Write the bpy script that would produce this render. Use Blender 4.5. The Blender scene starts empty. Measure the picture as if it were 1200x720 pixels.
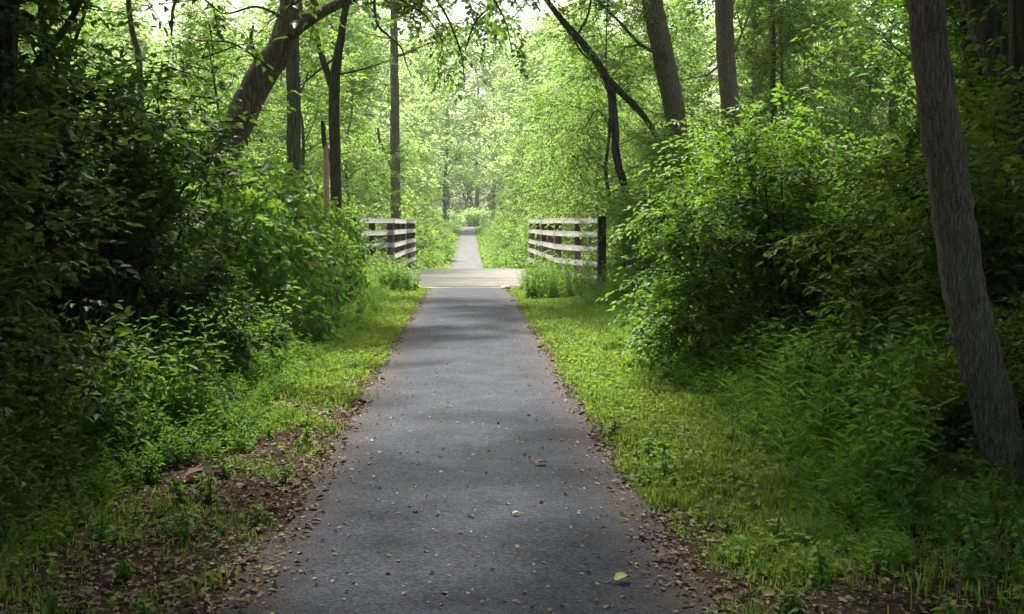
import bpy, math, random
import numpy as np

C = bpy.context.scene.collection
R = math.radians
PI = math.pi

# ------------------------------------------------------------------ camera geometry
HAZE = .00045
F, PX, PY = 1300.0, 600.0, 360.0          # focal length and centre in photo pixels (1200 x 720)
CAM = np.array([0.0, 0.0, 1.55])
YAW, PITCH = R(2.25), R(4.27)
fw = np.array([math.sin(YAW) * math.cos(PITCH), math.cos(YAW) * math.cos(PITCH), -math.sin(PITCH)])
rt = np.array([math.cos(YAW), -math.sin(YAW), 0.0])
up = np.cross(rt, fw)


def at(px, py, Y):
    """World point at distance Y down the trail seen at photo pixel (px, py)."""
    d = fw * F + rt * (px - PX) - up * (py - PY)
    return CAM + d * (Y / d[1])


# ------------------------------------------------------------------ small maths
def smooth(a, b, x):
    t = np.clip((x - a) / (b - a), 0, 1)
    return t * t * (3 - 2 * t)


def wob(x, y, s=1.0, k=0):
    """cheap smooth pseudo noise in -1..1"""
    x = np.asarray(x) / s
    y = np.asarray(y) / s
    return (np.sin(1.7 * x + 2.3 * y + 1.1 * k) + np.sin(-2.9 * x + 1.3 * y + 2.7 * k + 1)
            + np.sin(4.1 * x + 3.7 * y + 0.7 * k + 2) * .7 + np.sin(5.3 * x - 6.1 * y + 1.9 * k) * .6) / 3.3


def trail_z(y):
    return np.interp(y, [-60, 37, 42, 50, 58, 84, 113, 136, 150, 180, 420],
                     [0, 0, -.30, -.62, -.66, -.2, .5, 1.25, 1.3, 1.0, 4.0])


def trail_x(y):
    y = np.asarray(y, float)
    return np.where(y > 128, (np.maximum(y, 128) - 128) ** 2 * .004, 0.0) - np.where(y > 37, smooth(37, 70, y) * .12, 0)


def ground_z(x, y):
    x = np.asarray(x, float)
    y = np.asarray(y, float)
    z = trail_z(y)
    z = z + .10 * wob(x, y, 5.0, 3) * smooth(1.5, 4, np.abs(x))
    z = z + .03 * wob(x, y, .9, 5) * smooth(1.0, 1.6, np.abs(x))
    z = z - .02 * smooth(1.2, .7, np.abs(x - trail_x(y)))
    creek = smooth(28.4, 30.2, y) * smooth(36.4, 34.6, y)
    z = z - 1.6 * creek
    return z


def grassness(x, y):
    """0 = bare leaf litter, 1 = full grass, on the verges of the trail"""
    n = wob(x, y, .55, 1) * .30 + wob(x, y, 1.5, 2) * .22
    left = smooth(6.8, 11.5, y + n * 6.5 + (x + 1.5) * -1.2) * .95 + .10
    left = left - .9 * np.exp(-((y - 16.3) / 1.0) ** 2 - ((x + 1.9) / .5) ** 2)
    right = smooth(4.9, 6.6, y + n * 4.0) * .9 + .16
    g = np.where(x < 0, left, right) + n * .55
    edge = smooth(.88, 1.18, np.abs(x) + n * .22)
    return np.clip(g * edge, 0, 1)


# ------------------------------------------------------------------ mesh builder
class MB:
    def __init__(self):
        self.v, self.q, self.t, self.qm, self.tm, self.n = [], [], [], [], [], 0

    def add(self, verts, quads=None, tris=None, m=0):
        verts = np.asarray(verts, np.float32).reshape(-1, 3)
        if quads is not None and len(quads):
            q = np.asarray(quads, np.int64).reshape(-1, 4) + self.n
            self.q.append(q)
            self.qm.append(np.full(len(q), m, np.int32))
        if tris is not None and len(tris):
            t = np.asarray(tris, np.int64).reshape(-1, 3) + self.n
            self.t.append(t)
            self.tm.append(np.full(len(t), m, np.int32))
        self.v.append(verts)
        self.n += len(verts)

    def mesh(self, name, mats, smooth_shade=False):
        me = bpy.data.meshes.new(name)
        v = np.concatenate(self.v)
        q = np.concatenate(self.q) if self.q else np.zeros((0, 4), np.int64)
        t = np.concatenate(self.t) if self.t else np.zeros((0, 3), np.int64)
        me.vertices.add(len(v))
        me.vertices.foreach_set('co', v.ravel())
        nl = q.size + t.size
        me.loops.add(nl)
        me.loops.foreach_set('vertex_index', np.concatenate([q.ravel(), t.ravel()]).astype(np.int32))
        me.polygons.add(len(q) + len(t))
        ls = np.concatenate([np.arange(len(q)) * 4, q.size + np.arange(len(t)) * 3]).astype(np.int32)
        me.polygons.foreach_set('loop_start', ls)
        mi = np.concatenate(self.qm + self.tm) if (self.qm or self.tm) else np.zeros(0, np.int32)
        me.polygons.foreach_set('material_index', mi)
        if smooth_shade:
            me.polygons.foreach_set('use_smooth', np.ones(len(q) + len(t), bool))
        for m in (mats if isinstance(mats, (list, tuple)) else [mats]):
            me.materials.append(m)
        me.update(calc_edges=True)
        me.validate()
        return me

    def build(self, name, mats, parent=None, smooth_shade=False):
        o = bpy.data.objects.new(name, self.mesh(name, mats, smooth_shade))
        C.objects.link(o)
        if parent:
            o.parent = parent
        return o

    # shapes ---------------------------------------------------------
    def box(self, cx, cy, cz, sx, sy, sz, rz=0.0, jit=0.0, rng=None, m=0, bev=0.0):
        """box with chamfered long edges; centre and full sizes"""
        x, y, z = sx / 2, sy / 2, sz / 2
        b = bev if bev else min(sx, sy, sz) * .08
        V, Q, T = [], [], []
        for sxn in (-1, 1):
            for syn in (-1, 1):
                for szn in (-1, 1):
                    V += [(sxn * x, syn * (y - b), szn * (z - b)), (sxn * (x - b), syn * y, szn * (z - b)),
                          (sxn * (x - b), syn * (y - b), szn * z)]
        V = np.array(V)

        def idx(a, b_, c, k):
            return ((a * 2 + b_) * 2 + c) * 3 + k
        for s in (0, 1):
            o = (0, 1, 1, 0)
            p = (0, 0, 1, 1)
            f = [idx(s, o2, p2, 0) for o2, p2 in zip(p, o)]
            Q.append(f)
            Q.append([idx(o2, s, p2, 1) for o2, p2 in zip(p, o)])
            Q.append([idx(o2, p2, s, 2) for o2, p2 in zip(p, o)])
        for a in (0, 1):
            for c in (0, 1):
                Q.append([idx(a, c, 0, 0), idx(a, c, 0, 1), idx(a, c, 1, 1), idx(a, c, 1, 0)])
                Q.append([idx(a, 0, c, 0), idx(a, 0, c, 2), idx(a, 1, c, 2), idx(a, 1, c, 0)])
                Q.append([idx(0, a, c, 1), idx(0, a, c, 2), idx(1, a, c, 2), idx(1, a, c, 1)])
                for d in (0, 1):
                    T.append([idx(a, c, d, 0), idx(a, c, d, 1), idx(a, c, d, 2)])
        if rng is not None and jit:
            V = V + rng.normal(0, jit, V.shape)
        c_, s_ = math.cos(rz), math.sin(rz)
        W = V.copy()
        W[:, 0] = V[:, 0] * c_ - V[:, 1] * s_ + cx
        W[:, 1] = V[:, 0] * s_ + V[:, 1] * c_ + cy
        W[:, 2] += cz
        self.add(W, Q, T, m)

    def beam(self, p0, p1, w, h, m=0, bev=.006):
        """level or sloping board from p0 to p1: w = thickness sideways, h = height"""
        p0, p1 = np.array(p0, float), np.array(p1, float)
        d = p1 - p0
        L = np.linalg.norm(d)
        d /= L
        s = np.cross(d, [0, 0, 1])
        s /= np.linalg.norm(s)
        u = np.cross(s, d)
        b = MB()
        b.box(0, 0, 0, L, w, h, bev=bev)
        V = b.v[0].astype(float)
        W = (p0 + p1) / 2 + V[:, :1] * d + V[:, 1:2] * s + V[:, 2:] * u
        self.add(W, b.q[0], b.t[0], m)

    def tube(self, pts, rad, sides=8, m=0, rough=0.0, rng=None, cap=True):
        pts = np.asarray(pts, float)
        rad = np.asarray(rad, float)
        n = len(pts)
        tan = np.gradient(pts, axis=0)
        tan /= np.linalg.norm(tan, axis=1)[:, None] + 1e-9
        ref = np.array([1.0, .13, .07]) if abs(tan[0, 0]) < .8 else np.array([.1, 1.0, .1])
        rings = []
        a = np.arange(sides) / sides * 2 * PI
        lobes = (rng.normal(0, 1, (3, 2)) if rng is not None else np.zeros((3, 2)))
        for i in range(n):
            u = ref - tan[i] * ref.dot(tan[i])
            u /= np.linalg.norm(u)
            ref = u
            w = np.cross(tan[i], u)
            r = np.full(sides, rad[i])
            if rough:
                r = r * (1 + rough * (.5 * np.sin(2 * a + lobes[0, 0] + i * .11) + .35 * np.sin(3 * a + lobes[1, 0] - i * .17)
                                      + .3 * np.sin(5 * a + lobes[2, 0] + i * .31)))
                if rng is not None:
                    r = r * (1 + rng.normal(0, rough * .3, sides))
            rings.append(pts[i] + np.cos(a)[:, None] * u * r[:, None] + np.sin(a)[:, None] * w * r[:, None])
        V = np.concatenate(rings)
        i, j = np.meshgrid(np.arange(n - 1), np.arange(sides), indexing='ij')
        Q = np.stack([i * sides + j, i * sides + (j + 1) % sides, (i + 1) * sides + (j + 1) % sides, (i + 1) * sides + j], -1).reshape(-1, 4)
        T = []
        if cap:
            V = np.concatenate([V, pts[-1:] + tan[-1:] * rad[-1] * .5])
            e = len(V) - 1
            T = [[(n - 1) * sides + k, (n - 1) * sides + (k + 1) % sides, e] for k in range(sides)]
        self.add(V, Q, T, m)

    def leaves(self, P, D, N, L, W, fold=.18, droop=.12, m=0):
        """pointed leaves folded along the midrib: base P, tip direction D, face normal N"""
        n = len(P)
        D = D / (np.linalg.norm(D, axis=1)[:, None] + 1e-9)
        S = np.cross(D, N)
        S /= np.linalg.norm(S, axis=1)[:, None] + 1e-9
        N = np.cross(S, D)
        L = np.broadcast_to(np.asarray(L, float), (n,))[:, None]
        W = np.broadcast_to(np.asarray(W, float), (n,))[:, None]
        up_ = N * W * fold
        v = np.stack([P, P + D * L * .33 - S * W * .5 + up_, P + D * L * .70 - S * W * .36 + up_ - N * L * droop * .4,
                      P + D * L - N * L * droop, P + D * L * .70 + S * W * .36 + up_ - N * L * droop * .4,
                      P + D * L * .33 + S * W * .5 + up_], 1)
        b = np.arange(n)[:, None] * 6
        q = np.concatenate([b + np.array([[0, 3, 2, 1]]), b + np.array([[0, 5, 4, 3]])])
        self.add(v.reshape(-1, 3), q, None, m)

    def kites(self, P, D, N, L, W, m=0, fold=.1):
        n = len(P)
        D = D / (np.linalg.norm(D, axis=1)[:, None] + 1e-9)
        S = np.cross(D, N)
        S /= np.linalg.norm(S, axis=1)[:, None] + 1e-9
        L = np.broadcast_to(np.asarray(L, float), (n,))[:, None]
        W = np.broadcast_to(np.asarray(W, float), (n,))[:, None]
        v = np.stack([P, P + D * L * .45 - S * W * .5 + N * W * fold, P + D * L, P + D * L * .45 + S * W * .5 + N * W * fold], 1)
        b = np.arange(n)[:, None] * 4
        self.add(v.reshape(-1, 3), None, np.concatenate([b + np.array([[0, 2, 1]]), b + np.array([[0, 3, 2]])]), m)

    def blades(self, P, D, H, W, bend, m=0):
        """grass blades: root P, sideways lean direction D (horizontal), height H"""
        n = len(P)
        S = np.stack([-D[:, 1], D[:, 0], np.zeros(n)], 1)
        Z = np.array([[0, 0, 1.0]])
        H, W, bend = H[:, None], W[:, None], bend[:, None]
        v = np.stack([P - S * W / 2, P + S * W / 2, P + S * W * .4 + Z * H * .6 + D * bend * H * .3,
                      P - S * W * .4 + Z * H * .6 + D * bend * H * .3, P + Z * H * (1 - .35 * bend) + D * bend * H], 1)
        b = np.arange(n)[:, None] * 5
        self.add(v.reshape(-1, 3), b + np.array([[0, 1, 2, 3]]), b + np.array([[3, 2, 4]]), m)


def catmull(pts, k=5):
    pts = np.asarray(pts, float)
    P = np.concatenate([2 * pts[:1] - pts[1:2], pts, 2 * pts[-1:] - pts[-2:-1]])
    out = []
    for i in range(1, len(P) - 2):
        for t in np.arange(k) / k:
            a, b, c, d = P[i - 1], P[i], P[i + 1], P[i + 2]
            out.append(.5 * (2 * b + (c - a) * t + (2 * a - 5 * b + 4 * c - d) * t * t + (3 * b - a - 3 * c + d) * t ** 3))
    out.append(P[-2])
    return np.array(out)


def unit(v):
    return v / (np.linalg.norm(v, axis=-1, keepdims=True) + 1e-9)


# ------------------------------------------------------------------ object helpers
def tag(o, label=None, cat=None, group=None, kind=None):
    if label:
        o['label'] = label
    if cat:
        o['category'] = cat
    if group:
        o['group'] = group
    if kind:
        o['kind'] = kind
    return o


def thing(name, label, cat, loc=(0, 0, 0), rz=0.0, group=None):
    o = bpy.data.objects.new(name, None)
    o.empty_display_size = .2
    C.objects.link(o)
    o.location = loc
    o.rotation_euler = (0, 0, rz)
    return tag(o, label, cat, group)


def dup(root, loc, rz, sc, label, group=None, name=None):
    r = root.copy()
    C.objects.link(r)
    r.location = loc
    r.rotation_euler = (0, 0, rz)
    r.scale = sc if isinstance(sc, tuple) else (sc, sc, sc)
    r['label'] = label
    if group:
        r['group'] = group
    elif 'group' in r and label != root['label']:
        del r['group']
    if name:
        r.name = name
    for ch in list(root.children):
        c = ch.copy()
        C.objects.link(c)
        c.parent = r
    return r


# ------------------------------------------------------------------ materials
def new_mat(name):
    m = bpy.data.materials.new(name)
    m.use_nodes = True
    nt = m.node_tree
    nt.nodes.clear()
    return m, nt, nt.nodes.new, nt.links.new


def ramp(N, stops):
    r = N('ShaderNodeValToRGB')
    e = r.color_ramp.elements
    while len(e) < len(stops):
        e.new(.5)
    for k, (p, c) in enumerate(stops):
        e[k].position = p
        e[k].color = (*c, 1)
    return r


def leaf_mat(name, cols, tcol, tr=.42, rough=.45, spec=.35):
    """cols: 3 base colours spread leaf by leaf; tcol: light passing through the blade"""
    m, nt, N, Lk = new_mat(name)
    g = N('ShaderNodeNewGeometry')
    oi = N('ShaderNodeObjectInfo')
    rp = ramp(N, [(0, cols[0]), (.5, cols[1]), (1, cols[2])])
    Lk(g.outputs['Random Per Island'], rp.inputs[0])
    # whole-plant shift of hue and value
    hs = N('ShaderNodeHueSaturation')
    mr = N('ShaderNodeMapRange')
    mr.inputs['To Min'].default_value = .485
    mr.inputs['To Max'].default_value = .515
    Lk(oi.outputs['Random'], mr.inputs['Value'])
    Lk(mr.outputs[0], hs.inputs['Hue'])
    mv = N('ShaderNodeMapRange')
    mv.inputs['To Min'].default_value = .82
    mv.inputs['To Max'].default_value = 1.2
    ml = N('ShaderNodeMath')
    ml.operation = 'FRACT'
    mm = N('ShaderNodeMath')
    mm.operation = 'MULTIPLY'
    mm.inputs[1].default_value = 7.31
    Lk(oi.outputs['Random'], mm.inputs[0])
    Lk(mm.outputs[0], ml.inputs[0])
    Lk(ml.outputs[0], mv.inputs['Value'])
    Lk(mv.outputs[0], hs.inputs['Value'])
    Lk(rp.outputs[0], hs.inputs['Color'])
    p = N('ShaderNodeBsdfPrincipled')
    p.inputs['Roughness'].default_value = rough
    p.inputs['Specular IOR Level'].default_value = spec
    Lk(hs.outputs[0], p.inputs['Base Color'])
    t = N('ShaderNodeBsdfTranslucent')
    mx = N('ShaderNodeMix')
    mx.data_type = 'RGBA'
    mx.blend_type = 'MIX'
    mx.inputs[0].default_value = .75
    sc = N('ShaderNodeMix')
    sc.data_type = 'RGBA'
    sc.blend_type = 'MULTIPLY'
    sc.inputs[0].default_value = 1
    sc.inputs[7].default_value = (2.2, 2.2, 1.6, 1)
    Lk(hs.outputs[0], sc.inputs[6])
    Lk(sc.outputs[2], mx.inputs[6])
    mx.inputs[7].default_value = (*tcol, 1)
    Lk(mx.outputs[2], t.inputs['Color'])
    ms = N('ShaderNodeMixShader')
    ms.inputs[0].default_value = tr
    Lk(p.outputs[0], ms.inputs[1])
    Lk(t.outputs[0], ms.inputs[2])
    o = N('ShaderNodeOutputMaterial')
    Lk(ms.outputs[0], o.inputs[0])
    return m


def noise(N, Lk, vec, scale, detail=4, rough=.6):
    n = N('ShaderNodeTexNoise')
    n.inputs['Scale'].default_value = scale
    n.inputs['Detail'].default_value = detail
    n.inputs['Roughness'].default_value = rough
    Lk(vec, n.inputs['Vector'])
    return n


def bark_mat(name, dark, mid, light, moss=(.05, .06, .025), moss_amt=.35, vs=.16, scale=22):
    m, nt, N, Lk = new_mat(name)
    tc = N('ShaderNodeTexCoord')
    mp = N('ShaderNodeMapping')
    mp.inputs['Scale'].default_value = (1, 1, vs)
    Lk(tc.outputs['Object'], mp.inputs['Vector'])
    n1 = noise(N, Lk, mp.outputs[0], scale, 6, .65)
    n2 = noise(N, Lk, tc.outputs['Object'], 2.3, 4, .6)
    vo = N('ShaderNodeTexVoronoi')
    vo.feature = 'DISTANCE_TO_EDGE'
    vo.inputs['Scale'].default_value = scale * .75
    m2 = N('ShaderNodeMapping')
    m2.inputs['Scale'].default_value = (1, 1, vs * .55)
    nd = noise(N, Lk, tc.outputs['Object'], 9, 3, .6)
    va = N('ShaderNodeVectorMath')
    va.operation = 'MULTIPLY_ADD'
    va.inputs[1].default_value = (.05, .05, .05)
    Lk(nd.outputs['Color'], va.inputs[0])
    Lk(tc.outputs['Object'], va.inputs[2])
    Lk(va.outputs[0], m2.inputs['Vector'])
    Lk(m2.outputs[0], vo.inputs['Vector'])
    fu = N('ShaderNodeMapRange')
    fu.inputs['From Max'].default_value = .22
    fu.inputs['To Min'].default_value = -.15
    fu.inputs['To Max'].default_value = .04
    Lk(vo.outputs['Distance'], fu.inputs['Value'])
    fs = N('ShaderNodeMath')
    fs.operation = 'ADD'
    Lk(n1.outputs['Fac'], fs.inputs[0])
    Lk(fu.outputs[0], fs.inputs[1])
    rp = ramp(N, [(.24, dark), (.50, mid), (.74, light)])
    Lk(fs.outputs[0], rp.inputs[0])
    r2 = ramp(N, [(.45, (0, 0, 0)), (.68, (1, 1, 1))])
    Lk(n2.outputs['Fac'], r2.inputs[0])
    mu = N('ShaderNodeMath')
    mu.operation = 'MULTIPLY'
    mu.inputs[1].default_value = moss_amt
    Lk(r2.outputs[0], mu.inputs[0])
    mx = N('ShaderNodeMix')
    mx.data_type = 'RGBA'
    Lk(mu.outputs[0], mx.inputs[0])
    Lk(rp.outputs[0], mx.inputs[6])
    mx.inputs[7].default_value = (*moss, 1)
    b = N('ShaderNodeBump')
    b.inputs['Strength'].default_value = 1.0
    b.inputs['Distance'].default_value = .05
    Lk(fs.outputs[0], b.inputs['Height'])
    p = N('ShaderNodeBsdfPrincipled')
    p.inputs['Roughness'].default_value = .9
    p.inputs['Specular IOR Level'].default_value = .15
    Lk(mx.outputs[2], p.inputs['Base Color'])
    Lk(b.outputs[0], p.inputs['Normal'])
    o = N('ShaderNodeOutputMaterial')
    Lk(p.outputs[0], o.inputs[0])
    return m


def wood_mat(name, dark, mid, light, along=(.06, 1, 1), scale=30, island=.5):
    m, nt, N, Lk = new_mat(name)
    tc = N('ShaderNodeTexCoord')
    g = N('ShaderNodeNewGeometry')
    mp = N('ShaderNodeMapping')
    mp.inputs['Scale'].default_value = along
    Lk(tc.outputs['Object'], mp.inputs['Vector'])
    n1 = noise(N, Lk, mp.outputs[0], scale, 5, .6)
    n2 = noise(N, Lk, tc.outputs['Object'], 2.5, 4, .6)
    ad = N('ShaderNodeMath')
    ad.operation = 'MULTIPLY_ADD'
    ad.inputs[1].default_value = island * .5
    Lk(g.outputs['Random Per Island'], ad.inputs[0])
    av = N('ShaderNodeMath')
    av.operation = 'MULTIPLY_ADD'
    av.inputs[1].default_value = .45
    Lk(n2.outputs['Fac'], av.inputs[0])
    Lk(n1.outputs['Fac'], av.inputs[2])
    Lk(av.outputs[0], ad.inputs[2])
    sb = N('ShaderNodeMath')
    sb.operation = 'SUBTRACT'
    sb.inputs[1].default_value = .22 + island * .25
    Lk(ad.outputs[0], sb.inputs[0])
    rp = ramp(N, [(.25, dark), (.5, mid), (.8, light)])
    Lk(sb.outputs[0], rp.inputs[0])
    b = N('ShaderNodeBump')
    b.inputs['Strength'].default_value = .5
    b.inputs['Distance'].default_value = .008
    Lk(n1.outputs['Fac'], b.inputs['Height'])
    p = N('ShaderNodeBsdfPrincipled')
    p.inputs['Roughness'].default_value = .85
    p.inputs['Specular IOR Level'].default_value = .2
    Lk(rp.outputs[0], p.inputs['Base Color'])
    Lk(b.outputs[0], p.inputs['Normal'])
    o = N('ShaderNodeOutputMaterial')
    Lk(p.outputs[0], o.inputs[0])
    return m


def ground_mat():
    m, nt, N, Lk = new_mat('forest_floor')
    tc = N('ShaderNodeTexCoord')
    at_ = N('ShaderNodeAttribute')
    at_.attribute_name = 'grass_cover'
    n1 = noise(N, Lk, tc.outputs['Object'], 34, 6, .7)
    n2 = noise(N, Lk, tc.outputs['Object'], 1.6, 4, .6)
    n3 = noise(N, Lk, tc.outputs['Object'], 8, 5, .65)
    soil = ramp(N, [(.30, (.018, .012, .008)), (.5, (.05, .034, .022)), (.68, (.10, .07, .045)), (.8, (.17, .125, .085))])
    Lk(n1.outputs['Fac'], soil.inputs[0])
    grs = ramp(N, [(.32, (.035, .045, .012)), (.5, (.075, .105, .022)), (.7, (.12, .16, .035))])
    Lk(n3.outputs['Fac'], grs.inputs[0])
    ma = N('ShaderNodeMath')
    ma.operation = 'MULTIPLY_ADD'
    ma.inputs[1].default_value = .9
    Lk(n3.outputs['Fac'], ma.inputs[0])
    Lk(at_.outputs['Fac'], ma.inputs[2])
    st = ramp(N, [(.62, (0, 0, 0)), (.95, (1, 1, 1))])
    Lk(ma.outputs[0], st.inputs[0])
    mx = N('ShaderNodeMix')
    mx.data_type = 'RGBA'
    Lk(st.outputs[0], mx.inputs[0])
    Lk(soil.outputs[0], mx.inputs[6])
    Lk(grs.outputs[0], mx.inputs[7])
    b = N('ShaderNodeBump')
    b.inputs['Strength'].default_value = .8
    b.inputs['Distance'].default_value = .03
    Lk(n1.outputs['Fac'], b.inputs['Height'])
    p = N('ShaderNodeBsdfPrincipled')
    p.inputs['Roughness'].default_value = .95
    p.inputs['Specular IOR Level'].default_value = .1
    Lk(mx.outputs[2], p.inputs['Base Color'])
    Lk(b.outputs[0], p.inputs['Normal'])
    o = N('ShaderNodeOutputMaterial')
    Lk(p.outputs[0], o.inputs[0])
    return m


def asphalt_mat(name='worn_asphalt', tones=((.014, .016, .022), (.034, .039, .054), (.071, .080, .108))):
    m, nt, N, Lk = new_mat(name)
    tc = N('ShaderNodeTexCoord')
    n1 = noise(N, Lk, tc.outputs['Object'], 48, 5, .8)
    n2 = noise(N, Lk, tc.outputs['Object'], 2.2, 5, .62)
    n3 = noise(N, Lk, tc.outputs['Object'], 17, 4, .6)
    v = N('ShaderNodeTexVoronoi')
    v.inputs['Scale'].default_value = 80
    Lk(tc.outputs['Object'], v.inputs['Vector'])
    vs_ = N('ShaderNodeSeparateColor')
    Lk(v.outputs['Color'], vs_.inputs[0])
    vm = N('ShaderNodeMath')
    vm.operation = 'MULTIPLY_ADD'
    vm.inputs[1].default_value = .28
    vm.inputs[2].default_value = -.22
    Lk(vs_.outputs[0], vm.inputs[0])
    rp = ramp(N, [(.30, tones[0]), (.5, tones[1]), (.70, tones[2])])
    a = N('ShaderNodeMath')
    a.operation = 'MULTIPLY_ADD'
    a.inputs[1].default_value = .6
    Lk(n1.outputs['Fac'], a.inputs[0])
    a2 = N('ShaderNodeMath')
    a2.operation = 'MULTIPLY_ADD'
    a2.inputs[1].default_value = .55
    Lk(n2.outputs['Fac'], a2.inputs[0])
    Lk(vm.outputs[0], a2.inputs[2])
    Lk(a2.outputs[0], a.inputs[2])
    Lk(a.outputs[0], rp.inputs[0])
    # brown mud and crushed leaf stain toward the ragged edges
    sp = N('ShaderNodeSeparateXYZ')
    Lk(tc.outputs['Object'], sp.inputs[0])
    ab = N('ShaderNodeMath')
    ab.operation = 'ABSOLUTE'
    Lk(sp.outputs['X'], ab.inputs[0])
    e = N('ShaderNodeMath')
    e.operation = 'MULTIPLY_ADD'
    e.inputs[1].default_value = .75
    Lk(n3.outputs['Fac'], e.inputs[0])
    Lk(ab.outputs[0], e.inputs[2])
    er = ramp(N, [(.0, (0, 0, 0)), (1.0, (.75, .75, .75))])
    mr = N('ShaderNodeMapRange')
    mr.inputs['From Min'].default_value = .98
    mr.inputs['From Max'].default_value = 1.32
    Lk(e.outputs[0], mr.inputs['Value'])
    Lk(mr.outputs[0], er.inputs[0])
    mx = N('ShaderNodeMix')
    mx.data_type = 'RGBA'
    Lk(er.outputs[0], mx.inputs[0])
    Lk(rp.outputs[0], mx.inputs[6])
    mud = ramp(N, [(.3, (.036, .029, .025)), (.7, (.10, .078, .062))])
    Lk(n1.outputs['Fac'], mud.inputs[0])
    Lk(mud.outputs[0], mx.inputs[7])
    b = N('ShaderNodeBump')
    b.inputs['Strength'].default_value = .7
    b.inputs['Distance'].default_value = .008
    Lk(v.outputs['Distance'], b.inputs['Height'])
    p = N('ShaderNodeBsdfPrincipled')
    p.inputs['Roughness'].default_value = .85
    p.inputs['Specular IOR Level'].default_value = .22
    Lk(mx.outputs[2], p.inputs['Base Color'])
    Lk(b.outputs[0], p.inputs['Normal'])
    o = N('ShaderNodeOutputMaterial')
    Lk(p.outputs[0], o.inputs[0])
    return m


def plain_mat(name, cols, rough=.8, scale=8):
    m, nt, N, Lk = new_mat(name)
    tc = N('ShaderNodeTexCoord')
    g = N('ShaderNodeNewGeometry')
    n1 = noise(N, Lk, tc.outputs['Object'], scale, 4, .6)
    a = N('ShaderNodeMath')
    a.operation = 'MULTIPLY_ADD'
    a.inputs[1].default_value = .35
    Lk(n1.outputs['Fac'], a.inputs[0])
    s = N('ShaderNodeMath')
    s.operation = 'MULTIPLY'
    s.inputs[1].default_value = .82
    Lk(g.outputs['Random Per Island'], s.inputs[0])
    Lk(s.outputs[0], a.inputs[2])
    k = len(cols)
    rp = ramp(N, [((i + .3) / k, c) for i, c in enumerate(cols)])
    Lk(a.outputs[0], rp.inputs[0])
    p = N('ShaderNodeBsdfPrincipled')
    p.inputs['Roughness'].default_value = rough
    p.inputs['Specular IOR Level'].default_value = .25
    Lk(rp.outputs[0], p.inputs['Base Color'])
    o = N('ShaderNodeOutputMaterial')
    Lk(p.outputs[0], o.inputs[0])
    return m


M = {
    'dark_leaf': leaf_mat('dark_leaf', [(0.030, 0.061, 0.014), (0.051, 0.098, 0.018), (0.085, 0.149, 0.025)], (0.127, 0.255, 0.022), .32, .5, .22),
    'vine_leaf': leaf_mat('vine_leaf', [(0.057, 0.121, 0.016), (0.086, 0.175, 0.023), (0.127, 0.224, 0.032)], (0.286, 0.495, 0.039), .47, .45, .3),
    'spray_leaf': leaf_mat('spray_leaf', [(0.043, 0.090, 0.014), (0.067, 0.135, 0.019), (0.108, 0.187, 0.027)], (0.234, 0.440, 0.028), .42, .5, .25),
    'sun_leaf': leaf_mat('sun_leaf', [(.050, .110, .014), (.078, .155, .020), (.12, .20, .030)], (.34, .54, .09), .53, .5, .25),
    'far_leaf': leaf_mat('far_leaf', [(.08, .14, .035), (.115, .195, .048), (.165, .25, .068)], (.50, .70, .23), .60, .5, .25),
    'crown_leaf': leaf_mat('crown_leaf', [(.035, .075, .012), (.055, .11, .016), (.085, .145, .022)], (.20, .36, .03), .45, .5, .25),
    'weed_leaf': leaf_mat('weed_leaf', [(0.054, 0.122, 0.019), (0.086, 0.180, 0.025), (0.140, 0.235, 0.037)], (0.266, 0.500, 0.039), .42, .5, .28),
    'grass_leaf': leaf_mat('grass_leaf', [(0.075, 0.138, 0.018), (0.121, 0.196, 0.025), (0.207, 0.253, 0.046)], (0.276, 0.432, 0.042), .40, .55, .2),
    'bark_brown': bark_mat('bark_brown', (.07, .05, .035), (.20, .14, .10), (.34, .26, .19)),
    'bark_grey': bark_mat('bark_grey', (.05, .042, .035), (.14, .122, .10), (.27, .24, .205), (.075, .085, .05), .4),
    'bark_smooth': bark_mat('bark_smooth', (.10, .08, .055), (.265, .215, .15), (.45, .385, .28), (.06, .065, .04), .3, .16, 70),
    'bark_dark': bark_mat('bark_dark', (.03, .023, .018), (.08, .062, .048), (.16, .13, .10)),
    'twig': bark_mat('twig', (.03, .022, .016), (.065, .048, .035), (.11, .085, .06), moss_amt=.1),
    'rail': wood_mat('rail', (.075, .074, .066), (.185, .184, .168), (.32, .318, .295)),
    'post': wood_mat('post', (.02, .014, .011), (.05, .036, .028), (.10, .075, .06), (1, 1, .08)),
    'stake': wood_mat('stake', (.22, .15, .085), (.42, .30, .18), (.55, .42, .28), (1, 1, .08)),
    'deck': wood_mat('deck', (.46, .43, .38), (.62, .585, .53), (.74, .70, .64), (.06, 1, 1), 26, .35),
    'ground': ground_mat(),
    'asphalt': asphalt_mat(),
    'pale_path': asphalt_mat('pale_path', ((.06, .06, .064), (.115, .115, .122), (.19, .19, .20))),  # paler copy of the asphalt, the far path's brightness put into its tones
    'litter': plain_mat('litter', [(.05, .03, .022), (.10, .06, .042), (.16, .105, .075), (.12, .066, .048), (.32, .25, .18), (.15, .08, .055), (.08, .048, .034), (.24, .21, .085)], .75, 20),
    'fallen': plain_mat('fallen', [(.09, .065, .04), (.32, .28, .10), (.28, .24, .18), (.12, .07, .04), (.17, .14, .07)], .7, 30),
    'yellow': plain_mat('yellow', [(.30, .30, .045), (.40, .42, .08)], .6, 25),
    'stone': plain_mat('stone', [(.22, .20, .17), (.36, .33, .28)], .9, 9),
    'petal': plain_mat('petal', [(.55, .52, .50), (.7, .66, .66)], .7, 9),
    'water': None,
}
mw, nt_, N_, L_ = new_mat('creek_water')
pw = N_('ShaderNodeBsdfPrincipled')
pw.inputs['Base Color'].default_value = (.02, .025, .015, 1)
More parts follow.
